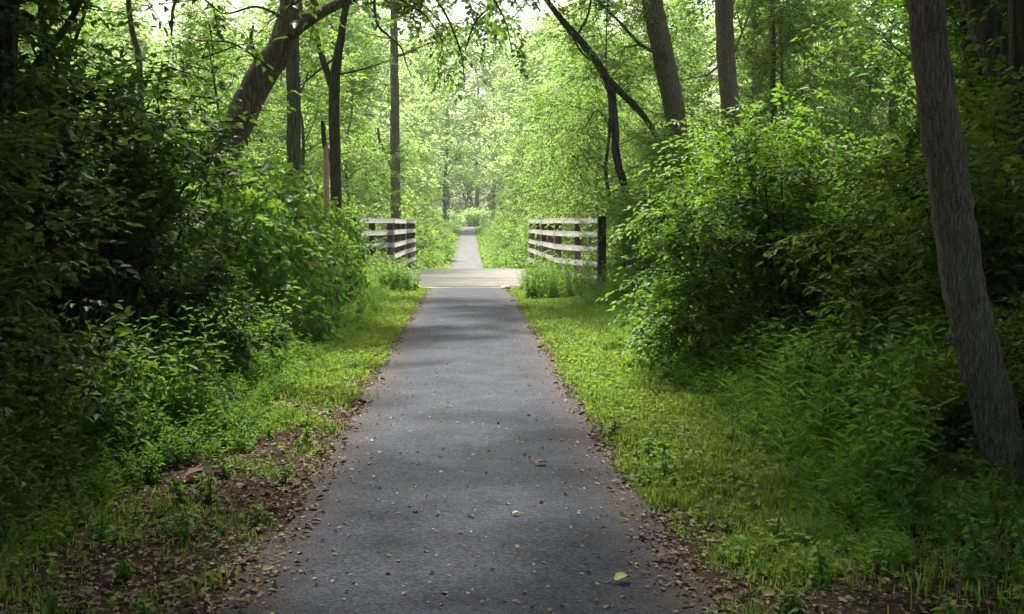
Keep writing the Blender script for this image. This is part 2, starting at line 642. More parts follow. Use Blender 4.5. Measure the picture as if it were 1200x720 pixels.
pw.inputs['Roughness'].default_value = .08
ow = N_('ShaderNodeOutputMaterial')
L_(pw.outputs[0], ow.inputs[0])
M['water'] = mw


# ------------------------------------------------------------------ plants
def sprays(mb, O, D, S, k, L, W, rng, droop=.25, flat=.35, m=0, twig_m=None, kite=False):
    """leafy twigs: origins O, directions D, lengths S, k leaves on each, set out left and right"""
    n = len(O)
    D = unit(D)
    Z = np.array([[0, 0, 1.0]])
    side = np.cross(D, Z + rng.normal(0, .15, (n, 3)))
    side = unit(side)
    nrm = unit(np.cross(side, D))
    t = (np.arange(k) + .5) / k
    t = np.clip(t[None, :] + rng.uniform(-.3, .3, (n, k)) / k, .03, 1)
    sg = np.where((np.arange(k) % 2) == 0, 1.0, -1.0)[None, :] * np.ones((n, 1))
    base = O[:, None, :] + D[:, None, :] * (S[:, None] * t)[:, :, None]
    base = base - Z[None] * (droop * S[:, None] * t ** 2)[:, :, None]
    base = base + rng.normal(0, .018, (n, k, 3))
    dirs = D[:, None, :] * (.35 + .9 * t ** 3)[:, :, None] + side[:, None, :] * (sg * (1.05 - .6 * t ** 2))[:, :, None]
    dirs = dirs + rng.normal(0, .22, (n, k, 3)) - Z[None] * (droop * .6 + rng.uniform(0, .25, (n, k)))[:, :, None]
    nn = nrm[:, None, :] + rng.normal(0, flat, (n, k, 3)) + Z[None] * .35
    ll = L * rng.uniform(.65, 1.2, (n, k))
    f = mb.kites if kite else mb.leaves
    f(base.reshape(-1, 3), dirs.reshape(-1, 3), unit(nn).reshape(-1, 3), ll.ravel(), (ll * W).ravel(), m=m)
    if twig_m is not None:
        E = O + D * S[:, None] - Z * (droop * S)[:, None]
        Mi = O + D * S[:, None] * .5 - Z * (droop * S * .25)[:, None]
        w = .0035 + .004 * S
        p = side * w[:, None]
        q = nrm * w[:, None]
        v = np.stack([O + p, O - p, Mi - p * .7, Mi + p * .7, E, O + q, O - q, Mi - q * .7, Mi + q * .7], 1)
        b = np.arange(n)[:, None] * 9
        mb.add(v.reshape(-1, 3), np.concatenate([b + np.array([[0, 1, 2, 3]]), b + np.array([[5, 6, 7, 8]])]),
               np.concatenate([b + np.array([[3, 2, 4]]), b + np.array([[8, 7, 4]])]), twig_m)


def limb_path(p, d, L, rng, n=7, curl=.10, rise=.0, sag=0.0):
    """a wandering limb from p in direction d"""
    d = unit(np.array(d, float))
    pts = [np.array(p, float)]
    for i in range(n):
        d = unit(d + rng.normal(0, curl, 3) + np.array([0, 0, rise / n - sag * i / n / n]))
        pts.append(pts[-1] + d * L / n)
    return np.array(pts)


def foliage_on(limbs, mb, rng, nsub=7, sublen=1.2, nspr=5, slen=.55, k=11, L=.10, W=.55, droop=.3, flat=.35,
               t0=.3, spread=.7, zmin=None, kite=False, twigs=True, keep=None, bare=None):
    """side branches on each limb, leafy sprays on each side branch"""
    O, D, S = [], [], []
    for lp in limbs:
        lp = np.asarray(lp)
        n = len(lp)
        ax = unit(lp[-1] - lp[0])
        for s in range(nsub):
            t = t0 + (1 - t0) * (s + rng.uniform(0, 1)) / nsub
            f = t * (n - 1)
            i = min(int(f), n - 2)
            p = lp[i] + (lp[i + 1] - lp[i]) * (f - i)
            d = unit(unit(lp[i + 1] - lp[i]) * .6 + rng.normal(0, spread, 3) * np.array([1, 1, .45]))
            L2 = sublen * rng.uniform(.5, 1.15) * (1.1 - .35 * t)
            sp = limb_path(p, d, L2, rng, 4, .14, 0.05)
            if bare is not None:
                bare.tube(sp, np.linspace(.012, .004, len(sp)) * (sublen + .3), 3, cap=False)
            for q in range(nspr):
                g = (q + rng.uniform(.2, 1)) / nspr * 4
                j = min(int(g), 3)
                o = sp[j] + (sp[j + 1] - sp[j]) * (g - j)
                dd = unit(unit(sp[j + 1] - sp[j]) * .7 + rng.normal(0, .75, 3) * np.array([1, 1, .35]))
                O.append(o)
                D.append(dd)
                S.append(slen * rng.uniform(.6, 1.25))
    O, D, S = np.array(O), np.array(D), np.array(S)
    ok = np.ones(len(O), bool)
    if zmin is not None:
        ok &= O[:, 2] > zmin + rng.uniform(0, .8, len(O))
    if keep is not None:
        ok &= keep(O)
    sprays(mb, O[ok], D[ok], S[ok], k, L, W, rng, droop, flat, 0, 1 if twigs else None, kite)


def grow_trunk(mb, pts, rad, rng, sides=12, k=6, flare=1.5, rough=.10):
    P = catmull(pts, k)
    t = np.linspace(0, len(pts) - 1, len(P))
    r = np.interp(t, np.arange(len(pts)), rad)
    h = P[:, 2] - P[0, 2]
    r = r * (1 + (flare - 1) * np.exp(-h / .35))
    wig = rng.normal(0, 1, (len(P), 3)) * (r * .05)[:, None]
    wig[0] = 0
    mb.tube(P + wig, r, sides, 0, rough, rng)
    return P, r


def shrub(name, label, cat, seed, h=2.4, r=1.3, stems=16, leaf='spray_leaf', L=.07, W=.5, nsub=7, sublen=.7, nspr=5, slen=.34, k=10,
          droop=.3, flat=.35, t0=.25, loc=(0, 0, 0), group=None):
    rng = np.random.default_rng(seed)
    t = thing(name, label, cat, loc, 0, group)
    st = MB()
    limbs = []
    for i in range(stems):
        a = 2 * PI * (i + rng.uniform(0, .9)) / stems
        rr = r * math.sqrt(rng.uniform(.03, 1))
        lean = rr * 1.0
        hh = h * (1 - .42 * (rr / r) ** 2) * rng.uniform(.82, 1.08)
        b = np.array([math.cos(a), math.sin(a), 0]) * rr * .22
        e = np.array([math.cos(a) * lean, math.sin(a) * lean, hh])
        m_ = (b + e) / 2 + np.array([0, 0, hh * .14]) + rng.normal(0, .06, 3)
        P = catmull([b, m_, e], 5)
        limbs.append(P)
        st.tube(P, np.linspace(.022, .005, len(P)) * (h / 2.4), 5, 0, cap=False)
    # low skirt of short side shoots so that the shrub is leafy to the ground
    for i in range(stems // 2):
        a = rng.uniform(0, 2 * PI)
        rr = r * rng.uniform(.55, 1.0)
        b = np.array([math.cos(a), math.sin(a), 0]) * rr * .3
        e = np.array([math.cos(a) * rr, math.sin(a) * rr, h * rng.uniform(.12, .38)])
        P = catmull([b, (b + e) / 2 + np.array([0, 0, .1 * h]), e], 4)
        limbs.append(P)
        st.tube(P, np.linspace(.012, .004, len(P)), 4, 0, cap=False)
    fo = MB()
    foliage_on(limbs, fo, rng, nsub, sublen, nspr, slen, k, L, W, droop, flat, t0)
    st.build('stem', M['twig'], t, True)
    fo.build('foliage', [M[leaf], M['twig']], t)
    return t


def mound(name, label, cat, seed, h=2.3, r=1.5, n=5200, leaf='vine_leaf', L=.12, W=.8, loc=(0, 0, 0), group=None):
    """vine-smothered bush: broad leaves shingled over a lumpy dome"""
    rng = np.random.default_rng(seed)
    t = thing(name, label, cat, loc, 0, group)
    fo, st = MB(), MB()
    ph = rng.uniform(0, 6, 6)
    a = rng.uniform(0, 2 * PI, n)
    s = rng.uniform(.0, 1, n) ** .9
    el = np.arcsin(s)

    def surf(a, el, sh):
        lump = 1 + .16 * np.sin(3 * a + ph[0] + 2 * el) + .12 * np.sin(5 * a + ph[1] - 4 * el) + .09 * np.sin(9 * a + ph[2] + 7 * el) + .07 * np.sin(14 * a - 11 * el + ph[3])
        rr = lump * sh
        return np.stack([np.cos(a) * np.cos(el) ** .75 * r * rr, np.sin(a) * np.cos(el) ** .75 * r * rr, np.sin(el) * h * (.86 + .14 * lump) * sh], 1)
    sh = 1 - np.abs(rng.normal(0, .12, n))
    P = surf(a, el, sh)
    out = unit(np.stack([np.cos(a) * np.cos(el), np.sin(a) * np.cos(el), np.sin(el) * r / h + .25], 1))
    D = unit(out * .55 + np.array([[0, 0, -.75]]) + rng.normal(0, .45, (n, 3)))
    Nn = unit(out + np.array([[0, 0, .7]]) + rng.normal(0, .38, (n, 3)))
    ll = L * rng.uniform(.55, 1.25, n)
    fo.leaves(P, D, Nn, ll, ll * W, fold=.16, droop=.18, m=0)
    for i in range(18):
        a0 = rng.uniform(0, 2 * PI)
        e0 = rng.uniform(.3, 1.4)
        e = surf(np.array([a0]), np.array([e0]), np.array([.95]))[0]
        b = np.array([math.cos(a0), math.sin(a0), 0]) * r * rng.uniform(.05, .5)
        P2 = catmull([b, (b + e) / 2 + rng.normal(0, .12, 3) + np.array([0, 0, .2]), e], 5)
        st.tube(P2, np.linspace(.02, .006, len(P2)), 5, 0, cap=False)
    # loose shoots standing out of the mound
    m = 70
    a1 = rng.uniform(0, 2 * PI, m)
    e1 = np.arcsin(rng.uniform(.15, 1, m))
    O = surf(a1, e1, np.full(m, .95))
    D1 = unit(np.stack([np.cos(a1) * .6, np.sin(a1) * .6, np.full(m, .8)], 1) + rng.normal(0, .35, (m, 3)))
    sprays(fo, O, D1, rng.uniform(.25, .6, m), 9, L * .85, W * .9, rng, .35, .35, 0, 1)
    st.build('stem', M['twig'], t, True)
    fo.build('foliage', [M[leaf], M['twig']], t)
    return t


def tree(name, label, cat, seed, h=7.0, r0=.07, crown_r=2.4, z0=1.2, nl=22, leaf='sun_leaf', bark='bark_grey', L=.10, W=.55, nsub=7, sublen=1.0,
         nspr=5, slen=.5, k=10, droop=.3, flat=.35, lean=(0, 0), loc=(0, 0, 0), group=None, kite=False, top=.55, rise=.35, sides=9):
    rng = np.random.default_rng(seed)
    t = thing(name, label, cat, loc, 0, group)
    tb, cb = MB(), MB()
    pts = [np.array([0, 0, 0])]
    for i in range(1, 6):
        f = i / 5
        pts.append(np.array([lean[0] * f + rng.normal(0, .02 * h), lean[1] * f + rng.normal(0, .02 * h), h * f * .96]))
    P, rr = grow_trunk(tb, pts, r0 * np.array([1, .9, .75, .55, .35, .12]), rng, sides)
    limbs = []
    for i in range(nl):
        f = (i + rng.uniform(0, .9)) / nl
        z = z0 + (h * .95 - z0) * f ** .9
        j = int(np.argmin(np.abs(P[:, 2] - z)))
        a = i * 2.4 + rng.normal(0, .4)
        prof = (1 - f) ** .55 * (top + (1 - top) * min(1, f * 4))
        Ln = crown_r * max(.25, prof) * rng.uniform(.7, 1.15)
        d = np.array([math.cos(a), math.sin(a), rng.uniform(.05, .5) + .6 * f])
        lp = limb_path(P[j], d, Ln, rng, 6, .12, rise, .5)
        limbs.append(lp)
        tb.tube(lp, np.linspace(max(.008, rr[j] * .42), .006, len(lp)), 5, 0, cap=False)
    foliage_on(limbs, cb, rng, nsub, sublen, nspr, slen, k, L, W, droop, flat, .15, kite=kite, twigs=not kite)
    tb.build('trunk', M[bark], t, True)
    cb.build('crown', [M[leaf], M['twig']], t)
    return t


def photo_tree(name, label, seed, pts, rads, bark, limbs_px=(), zc=7.0, crown_r=4.5, nl=16, leaf='crown_leaf', L=.15, sides=14, group=None,
               flare=1.35, rough=.10, extra=None, hi=13.0, bare_limbs=(), nsub=7):
    """a tree whose stem passes through the given world points, with its crown built round the top of it.
    limbs_px: leafy limbs, bare_limbs: leafless limbs, both (list of world points, r0, r1)"""
    rng = np.random.default_rng(seed)
    base = np.array(pts[0], float)
    base[2] = float(ground_z(base[0], base[1])) - .05
    t = thing(name, label, 'tree', tuple(base), 0, group)
    pts = [np.array(p, float) - base for p in pts]
    pts[0] = np.array([0, 0, 0])
    tb, cb = MB(), MB()
    P, rr = grow_trunk(tb, pts, rads, rng, sides, 7, flare, rough)
    limbs = []
    for lp, a, b in limbs_px:
        q = catmull([np.array(p, float) - base for p in lp], 5)
        tb.tube(q, np.linspace(a, b, len(q)), 7, 0, .08, rng)
        limbs.append(q)
    for lp, a, b in bare_limbs:
        q = catmull([np.array(p, float) - base for p in lp], 5)
        tb.tube(q, np.linspace(a, b, len(q)), 6, 0, .08, rng)
    ztop = P[-1, 2]
    for i in range(nl):
        f = (i + rng.uniform(0, .9)) / nl
        z = zc + (ztop * .97 - zc) * f
        j = int(np.argmin(np.abs(P[:, 2] - z)))
        a = i * 2.4 + rng.normal(0, .4)
        Ln = crown_r * max(.35, (1 - f) ** .5) * rng.uniform(.75, 1.1)
        lp = limb_path(P[j], [math.cos(a), math.sin(a), rng.uniform(.15, .6)], Ln, rng, 6, .12, .3, .5)
        limbs.append(lp)
        tb.tube(lp, np.linspace(max(.015, rr[j] * .45), .008, len(lp)), 6, 0, cap=False)
    foliage_on(limbs, cb, rng, nsub, 1.5, 5, .7, 11, L, .58, .3, .4, .2)
    if extra:
        extra(cb, base, rng)
    tb.build('trunk', M[bark], t, True)
    cb.build('crown', [M[leaf], M['twig']], t)
    return t


rs = np.random.default_rng(77)

# ================================================================== THE SETTING
def sheet(name, xs, ys, zf, mat, attr=None, xf=None):
    X, Y = np.meshgrid(xs, ys)
    if xf is not None:
        X = xf(X, Y)
    Z = zf(X, Y)
    V = np.stack([X, Y, Z], -1).reshape(-1, 3)
    ny, nx = X.shape
    i, j = np.meshgrid(np.arange(ny - 1), np.arange(nx - 1), indexing='ij')
    Q = np.stack([i * nx + j, i * nx + j + 1, (i + 1) * nx + j + 1, (i + 1) * nx + j], -1).reshape(-1, 4)
    b = MB()
    b.add(V, Q)
    o = b.build(name, mat, None, True)
    if attr:
        a = o.data.attributes.new(attr[0], 'FLOAT', 'POINT')
        a.data.foreach_set('value', attr[1](X, Y).ravel().astype(np.float32))
    return tag(o, kind='structure')


xs = np.concatenate([-np.geomspace(260, 6.2, 40), np.arange(-6, 6.01, .15), np.geomspace(6.2, 260, 40)])
ys = np.concatenate([np.linspace(-60, -4, 20), np.arange(-3.5, 40, .2), np.geomspace(40.3, 420, 110)])


def cover_attr(X, Y):
    g = grassness(X, Y)
    far = smooth(37, 42, Y)
    g = g * (1 - far) + far * (.75 + .25 * wob(X, Y, 2.0))
    return np.where(np.abs(X) > 3.2, g * smooth(4.6, 3.2, np.abs(X)) * (1 - far) + far * g * smooth(9, 4, np.abs(X)), g)


sheet('ground', xs, ys, lambda X, Y: ground_z(X, Y) - .004, M['ground'], ('grass_cover', cover_attr))
HW = .93


def trail_sheet(name, y0, y1, dy, hw, lift, mat='asphalt'):
    ys_ = np.arange(y0, y1 + dy / 2, dy)
    us = np.linspace(-1, 1, 13)

    def xf(U, Y):
        e = hw + .07 * wob(Y, 0 * Y, .8, 1) * np.sign(U) + .05 * wob(Y, U, .23, 4) + .10 * smooth(7.5, 4.2, Y)
        return U * e + trail_x(Y)
    return sheet(name, us, ys_, lambda X, Y: trail_z(Y) + lift - .010 * np.abs((X - trail_x(Y)) / hw) ** 3, M[mat], None, xf)


trail_sheet('path', -20, 27.0, .12, HW, .012)
trail_sheet('path', 37.4, 215, .6, .95, .03, 'pale_path')

wsh = MB()
wsh.add([(-9, 29.2, -1.25), (9, 29.2, -1.25), (9, 35.6, -1.25), (-9, 35.6, -1.25)], [[0, 1, 2, 3]])
tag(wsh.build('creek_water', M['water']), kind='structure')

# ------------------------------------------------------------------ footbridge
BY0, BY1 = 27.0, 37.4
bx0, bx1 = -1.92, 2.14
br = thing('footbridge', 'weathered pale plank deck carrying the trail over the creek between two board fences', 'bridge', (0, BY0, 0))
dk = MB()
rb = np.random.default_rng(5)
y = 0.0
while y < BY1 - BY0 - .1:
    w = .19
    dk.box((bx0 + bx1) / 2 + rb.normal(0, .012), y + w / 2, .028 + rb.normal(0, .003), bx1 - bx0 + .1 + rb.normal(0, .02), w - .006, .06, bev=.004)
    y += w
dk.build('deck', M['deck'], br)
for X in (-1.6, .1, 1.8):
    b = MB()
    b.beam((X, .05, -.165), (X, BY1 - BY0 - .05, -.165), .18, .32)
    b.build('beam', M['post'], br)
for Y in (.9, BY1 - BY0 - .9):
    b = MB()
    b.box(.1, Y, -.9, 4.2, .5, 1.1, bev=.03)
    b.build('abutment', M['stone'], br)


def rail_fence(label, lines, posts, zs, bh=.135, side=1):
    """lines: plan polyline the boards follow; posts: plan points with height and base"""
    o = thing('board_fence', label, 'fence', (lines[0][0], lines[0][1], 0))
    ox, oy = lines[0]
    rr = np.random.default_rng(int(abs(ox) * 100))
    for z in zs:
        for (a, b) in zip(lines[:-1], lines[1:]):
            m = MB()
            d = unit(np.array([b[0] - a[0], b[1] - a[1], 0.0]))
            gap = d * .004
            p0 = np.array([a[0] - ox, a[1] - oy, z + rr.normal(0, .008)]) + gap
            p1 = np.array([b[0] - ox, b[1] - oy, z + rr.normal(0, .008)]) - gap
            m.beam(p0, p1, .042, bh)
            m.build('rail', M['rail'], o)
    for (px, py, zt, s) in posts:
        m = MB()
        zb = min(-.3, float(ground_z(px, py)) - .2) if not (BY0 < py < BY1) else -.35
        m.box(px - ox, py - oy, (zt + zb) / 2, s, s, zt - zb, rz=rr.normal(0, .04), bev=.012)
        m.build('post', M['post'], o)
    return o


zsR = (.375, .69, 1.0, 1.325, 1.63)
lr = [(2.78, 23.7), (2.12, 27.4), (2.10, 32.4), (2.03, 37.5)]
rail_fence('pale board fence on the right side of the bridge, wing ending at a dark post', lr,
           [(2.86, 23.74, 1.72, .17), (2.56, 25.9, 1.60, .15), (2.23, 27.5, 1.60, .15), (2.21, 29.9, 1.6, .15), (2.21, 32.4, 1.6, .15), (2.19, 34.9, 1.6, .15), (2.14, 37.4, 1.66, .15)], zsR)
ll_ = [(-2.74, 27.6), (-1.96, 29.3), (-1.90, 34.2), (-1.84, 38.8)]
rail_fence('grey board fence on the left side of the bridge, low boards sunk in weeds', ll_,
           [(-2.86, 27.66, 1.72, .16), (-2.45, 28.42, 1.58, .15), (-2.06, 29.36, 1.58, .15), (-2.02, 31.7, 1.58, .15), (-2.0, 34.2, 1.6, .15), (-1.96, 36.5, 1.6, .15), (-1.93, 38.7, 1.62, .15)], [z + .01 for z in zsR])

# tall stake in the left bushes
sp = at(383, 262, 21.5)
stk = thing('wooden_stake', 'tall slim tan wooden stake standing in the bushes left of the bridge fence', 'post', (sp[0], 21.5, 0))
b = MB()
b.box(0, 0, 1.45, .095, .095, 3.1, bev=.008)
b.build('shaft', M['stake'], stk)
b = MB()
b.box(0, 0, 3.012, .085, .085, .02, bev=.008)
b.build('cap', M['stake'], stk)

# pale rocks at the two near corners of the deck
for (px, py, Y, s, lb) in ((487, 328, 26.7, .12, 'pale rock at the left corner of the bridge deck'), (592, 339, 26.6, .10, 'small grey rock at the right corner of the bridge deck')):
    p = at(px, py, Y)
    b = MB()
    r3 = np.random.default_rng(int(px))
    nu, nv = 12, 7
    vv = []
    for i in range(nv):
        th = PI * (i + .5) / nv
        for j in range(nu):
            a = 2 * PI * j / nu
            q = np.array([math.sin(th) * math.cos(a) * 1.3, math.sin(th) * math.sin(a), math.cos(th) * .75])
            vv.append(q * s * (1 + .22 * math.sin(3 * q[0] + 5 * q[1] + px) + r3.normal(0, .11)))
    qd = [[i * nu + j, i * nu + (j + 1) % nu, (i + 1) * nu + (j + 1) % nu, (i + 1) * nu + j] for i in range(nv - 1) for j in range(nu)]
    vv += [np.array([0, 0, s * .7]), np.array([0, 0, -s * .7])]
    k = len(vv)
    tr_ = [[j, k - 2, (j + 1) % nu] for j in range(nu)] + [[(nv - 1) * nu + j, (nv - 1) * nu + (j + 1) % nu, k - 1] for j in range(nu)]
    b.add(vv, qd, tr_)
    o = b.build('rock', M['stone'], None, True)
    o.location = (p[0], Y, .0)
    tag(o, lb, 'rock')

# ------------------------------------------------------------------ grass on the verges
rg = np.random.default_rng(11)


def scatter(n, x0, x1, y0, y1, dens, rng, power=1.6):
    """points denser close to the camera"""
    u = rng.uniform(0, 1, n)
    a = y0 ** (1 - power)
    b_ = y1 ** (1 - power)
    yy = (a + (b_ - a) * u) ** (1 / (1 - power))
    xx = rng.uniform(x0, x1, n)
    k = rng.uniform(0, 1, n) < dens(xx, yy)
    return xx[k], yy[k]


gb = MB()
for (x0, x1) in ((-2.9, -.8), (.8, 3.3)):
    xx, yy = scatter(230000, x0, x1, 3.2, 27.0, lambda x, y: grassness(x, y) ** 1.7, rg)
    n = len(xx)
    P = np.stack([xx, yy, ground_z(xx, yy) - .004], 1)
    a = rg.uniform(0, 2 * PI, n)
    tall = np.clip(.045 + .05 * smooth(1.2, 2.6, np.abs(xx)) + .045 * wob(xx, yy, .35, 7), .018, .2)
    gb.blades(P, np.stack([np.cos(a), np.sin(a), 0 * a], 1), tall * rg.uniform(.6, 1.5, n), (.0035 + .0005 * yy) * rg.uniform(.7, 1.5, n), rg.uniform(.1, .9, n))
    xx, yy = scatter(30000, x0, x1, 3.2, 27.0, lambda x, y: grassness(x, y) ** 1.3 * (.55 + .45 * wob(x, y, .28, 9)), rg)
    n = len(xx)
    P = np.stack([xx, yy, ground_z(xx, yy) + rg.uniform(.01, .06, n)], 1)
    a = rg.uniform(0, 2 * PI, n)
    D = np.stack([np.cos(a), np.sin(a), rg.uniform(-.1, .5, n)], 1)
    Nn = unit(np.array([[0, 0, 1.0]]) + rg.normal(0, .35, (n, 3)))
    s = rg.uniform(.018, .042, n) * (1 + yy * .02)
    gb.leaves(P, D, Nn, s, s * .75)
tag(gb.build('grass', M['grass_leaf']), 'bright low grass and clover on the verges beside the trail', 'grass', kind='stuff')

# verges beyond the bridge: taller, brighter, seen edge on
gb = MB()
for (x0, x1) in ((-5.0, -.86), (.86, 5.0)):
    n = 60000
    yy = 38 + (150 - 38) * rg.uniform(0, 1, n) ** 1.5
    xx = rg.uniform(x0, x1, n)
    P = np.stack([xx + trail_x(yy), yy, ground_z(xx, yy)], 1)
    a = rg.uniform(0, 2 * PI, n)
    hh = (.10 + .30 * smooth(.85, 2.6, np.abs(xx)) + .08 * wob(xx, yy, 1.3, 2)) * rg.uniform(.6, 1.5, n)
    gb.blades(P, np.stack([np.cos(a), np.sin(a), 0 * a], 1), np.maximum(hh, .04), .028 + .0005 * yy, rg.uniform(.2, .9, n))
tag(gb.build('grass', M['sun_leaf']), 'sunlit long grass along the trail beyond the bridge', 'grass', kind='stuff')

# ------------------------------------------------------------------ fallen leaves
lb_ = MB()
yy = []


def litter(n, x0, x1, y0, y1, dens, s0, s1, mb, lift=.006, power=1.5, curl=.35):
    xx, yy = scatter(n, x0, x1, y0, y1, dens, rg, power)
    n = len(xx)
    on = np.abs(xx) < HW + .03
    z = np.where(on, trail_z(yy) + .012 - .010 * np.abs(xx / HW) ** 3, ground_z(xx, yy)) + lift
    a = rg.uniform(0, 2 * PI, n)
    D = np.stack([np.cos(a), np.sin(a), rg.uniform(-.05, .25, n)], 1)
    Nn = unit(np.array([[0, 0, 1.0]]) + rg.normal(0, curl, (n, 3)) * np.array([[1, 1, .3]]))
    s = rg.uniform(s0, s1, n)
    mb.leaves(np.stack([xx, yy, z], 1), D, Nn, s, s * rg.uniform(.45, .8, n), fold=.22, droop=rg.uniform(-.1, .25, (n, 1)))


litter(19000, -2.6, -.72, 3.4, 20, lambda x, y: (1 - grassness(x, y)) ** 1.5 * smooth(.84, 1.12, -x), .010, .038, lb_)
litter(17000, .74, 2.8, 3.4, 20, lambda x, y: (1 - grassness(x, y)) ** 2.2 * smooth(.88, 1.12, x) * .8, .010, .036, lb_)
litter(9000, -1.25, -.66, 3.4, 27, lambda x, y: np.exp(-((np.abs(x) - .97 - .07 * wob(y, x, .5, 3)) / .10) ** 2) * (.5 + .5 * wob(x, y, .4, 8)), .012, .04, lb_)
litter(11000, .66, 1.3, 3.4, 27, lambda x, y: np.exp(-((np.abs(x) - .98 - .08 * wob(y, x, .6, 5)) / .11) ** 2) * (.55 + .45 * wob(x, y, .4, 8)), .012, .04, lb_)
tag(lb_.build('leaf_litter', M['litter']), 'brown fallen leaf litter on bare soil along the trail edges', 'leaf litter', kind='stuff')
litter(800, -2.5, -.8, 3.4, 16, lambda x, y: (1 - grassness(x, y)) ** 1.5, .035, .068, lb2 := MB(), .012, 1.5, .5)
litter(500, .8, 2.8, 3.4, 14, lambda x, y: (1 - grassness(x, y)) ** 2, .035, .065, lb2, .012, 1.5, .5)
tag(lb2.build('dry_leaves', M['litter']), 'larger curled dry leaves lying over the litter of the verges', 'dry leaves', kind='stuff')
tw = MB()
for k in range(260):
    x = (rg.uniform(.85, 2.5)) * (-1 if k % 3 else 1)
    y = 3.8 + 11 * rg.uniform(0, 1) ** 1.6
    a = rg.uniform(0, PI)
    L = rg.uniform(.06, .32)
    c0 = np.array([x, y, float(ground_z(x, y)) + .012])
    dd = np.array([math.cos(a), math.sin(a), 0])
    tw.tube([c0, c0 + dd * L * .5 + rg.normal(0, .012, 3) * [1, 1, .3], c0 + dd * L + [0, 0, rg.uniform(-.004, .02)]], [.004, .0032, .0018], 5)
tag(tw.build('twigs', M['twig']), 'thin broken twigs lying in the leaf litter beside the trail', 'twigs', kind='stuff')
lb_ = MB()
litter(2400, -.9, .9, 3.8, 27, lambda x, y: .35 + .55 * np.abs(x) ** 2, .008, .034, lb_, .004, 1.3)
tag(lb_.build('fallen_leaves', M['fallen']), 'pale small leaves scattered over the dark asphalt', 'fallen leaves', kind='stuff')

# single leaves one can point to
def ground_leaf(label, px, py, size, rz, mat, seed):
    d = fw * F + rt * (px - PX) - up * (py - PY)
    tt = -CAM[2] / d[2]
    p = CAM + d * tt
    r4 = np.random.default_rng(seed)
    b = MB()
    nx = 11
    u = np.linspace(0, 1, nx)
    w = np.sin(PI * np.clip(u, 0, 1) ** .8) ** .8 * .38
    V = []
    for i in range(nx):
        for s in (-1, -.5, 0, .5, 1):
            lob = 1 + .18 * math.sin(i * 2.2) * abs(s)
            V.append(((u[i] - .5), s * w[i] * lob, abs(s) ** 1.5 * .16 * math.sin(PI * u[i]) + .10 * math.sin(3.0 * u[i]) + r4.normal(0, .012)))
    V = np.array(V) * size
    Q = [[i * 5 + j, i * 5 + j + 1, (i + 1) * 5 + j + 1, (i + 1) * 5 + j] for i in range(nx - 1) for j in range(4)]
    b.add(V, Q)
    o_ = thing('fallen_leaf', label, 'leaf', (p[0], p[1], .024), rz)
    b.build('blade', M[mat], o_, True)
    s_ = MB()
    s_.tube(catmull([(-.49 * size, 0, .0), (-.62 * size, .03 * size, .012), (-.74 * size, .01 * size, .002)], 4), np.linspace(.0022, .0014, 9), 5)
    s_.build('stalk', M['stake'], o_)


ground_leaf('crumpled yellow green leaf lying on the asphalt near the camera', 730, 685, .085, .4, 'yellow', 1)
ground_leaf('thin yellow leaf lying mid path on the dark asphalt', 605, 607, .045, 0.05, 'yellow', 2)
ground_leaf('long pale leaf by the right edge of the asphalt', 779, 659, .09, .1, 'fallen', 3)
ground_leaf('pale cream leaf on the grey asphalt right of centre', 634, 547, .085, .2, 'fallen', 4)
ground_leaf('large pale dry leaf on the brown litter of the left verge', 230, 561, .14, .5, 'fallen', 6)

# ------------------------------------------------------------------ low weeds in front of the shrubs
def weed_templates(rng, nvar, h, nl, L, W, kind):
    out = []
    for v in range(nvar):
        b = MB()
        ns = rng.integers(2, 5)
        for s in range(ns):
            a = rng.uniform(0, 2 * PI)
            top = np.array([math.cos(a), math.sin(a), 0]) * rng.uniform(.1, .45) * h + np.array([0, 0, h * rng.uniform(.65, 1.1)])
            P = catmull([np.zeros(3), top * .5 + np.array([0, 0, .08 * h]), top], 4)
            b.tube(P, np.linspace(.004, .0018, len(P)), 3, 0, cap=False)
            n = nl
            t = np.clip((np.arange(n) + rng.uniform(0, 1, n)) / n, .12, 1)
            f = t * (len(P) - 1)
            i = np.minimum(f.astype(int), len(P) - 2)
            B = P[i] + (P[i + 1] - P[i]) * (f - i)[:, None]
            a = np.arange(n) * 2.4 + rng.uniform(0, 6)
            if kind == 'blade':
                D = np.stack([np.cos(a), np.sin(a), rng.uniform(.3, 1.2, n)], 1)
            else:
                D = np.stack([np.cos(a), np.sin(a), rng.uniform(-.35, .45, n)], 1)
            Nn = unit(np.array([[0, 0, 1.0]]) + rng.normal(0, .3, (n, 3)))
            s_ = L * (1.15 - .6 * t) * rng.uniform(.7, 1.2, n)
            b.leaves(B, D, Nn, s_, s_ * W, droop=.22)
        out.append((np.concatenate(b.v), np.concatenate(b.q)))
    return out


T5 = weed_templates(np.random.default_rng(8), 6, .24, 12, .045, .8, 'broad') + weed_templates(np.random.default_rng(9), 4, .42, 12, .09, .3, 'broad')


def weed_bed(name, label, pts, tmpl, rng, scale=(.7, 1.3), mat='weed_leaf', cat='weeds', hf=None):
    mb = MB()
    for (x, y) in pts:
        if y < 6.75 and x > 1.5 and abs(x / y - .497) < .09 and y > 4.2:
            if rng.uniform(0, 1) < .6:
                continue
            V, Q = T5[rng.integers(6)]
        else:
            V, Q = tmpl[rng.integers(len(tmpl))]
        s = rng.uniform(*scale) * (hf(x, y) if hf else 1)
        a = rng.uniform(0, 2 * PI)
        c_, s_ = math.cos(a), math.sin(a)
        W = np.stack([V[:, 0] * c_ - V[:, 1] * s_, V[:, 0] * s_ + V[:, 1] * c_, V[:, 2]], 1) * s
        W += np.array([x, y, float(ground_z(x, y)) - .01])
        mb.add(W, Q)
    return tag(mb.build(name, M[mat]), label, cat, kind='stuff')


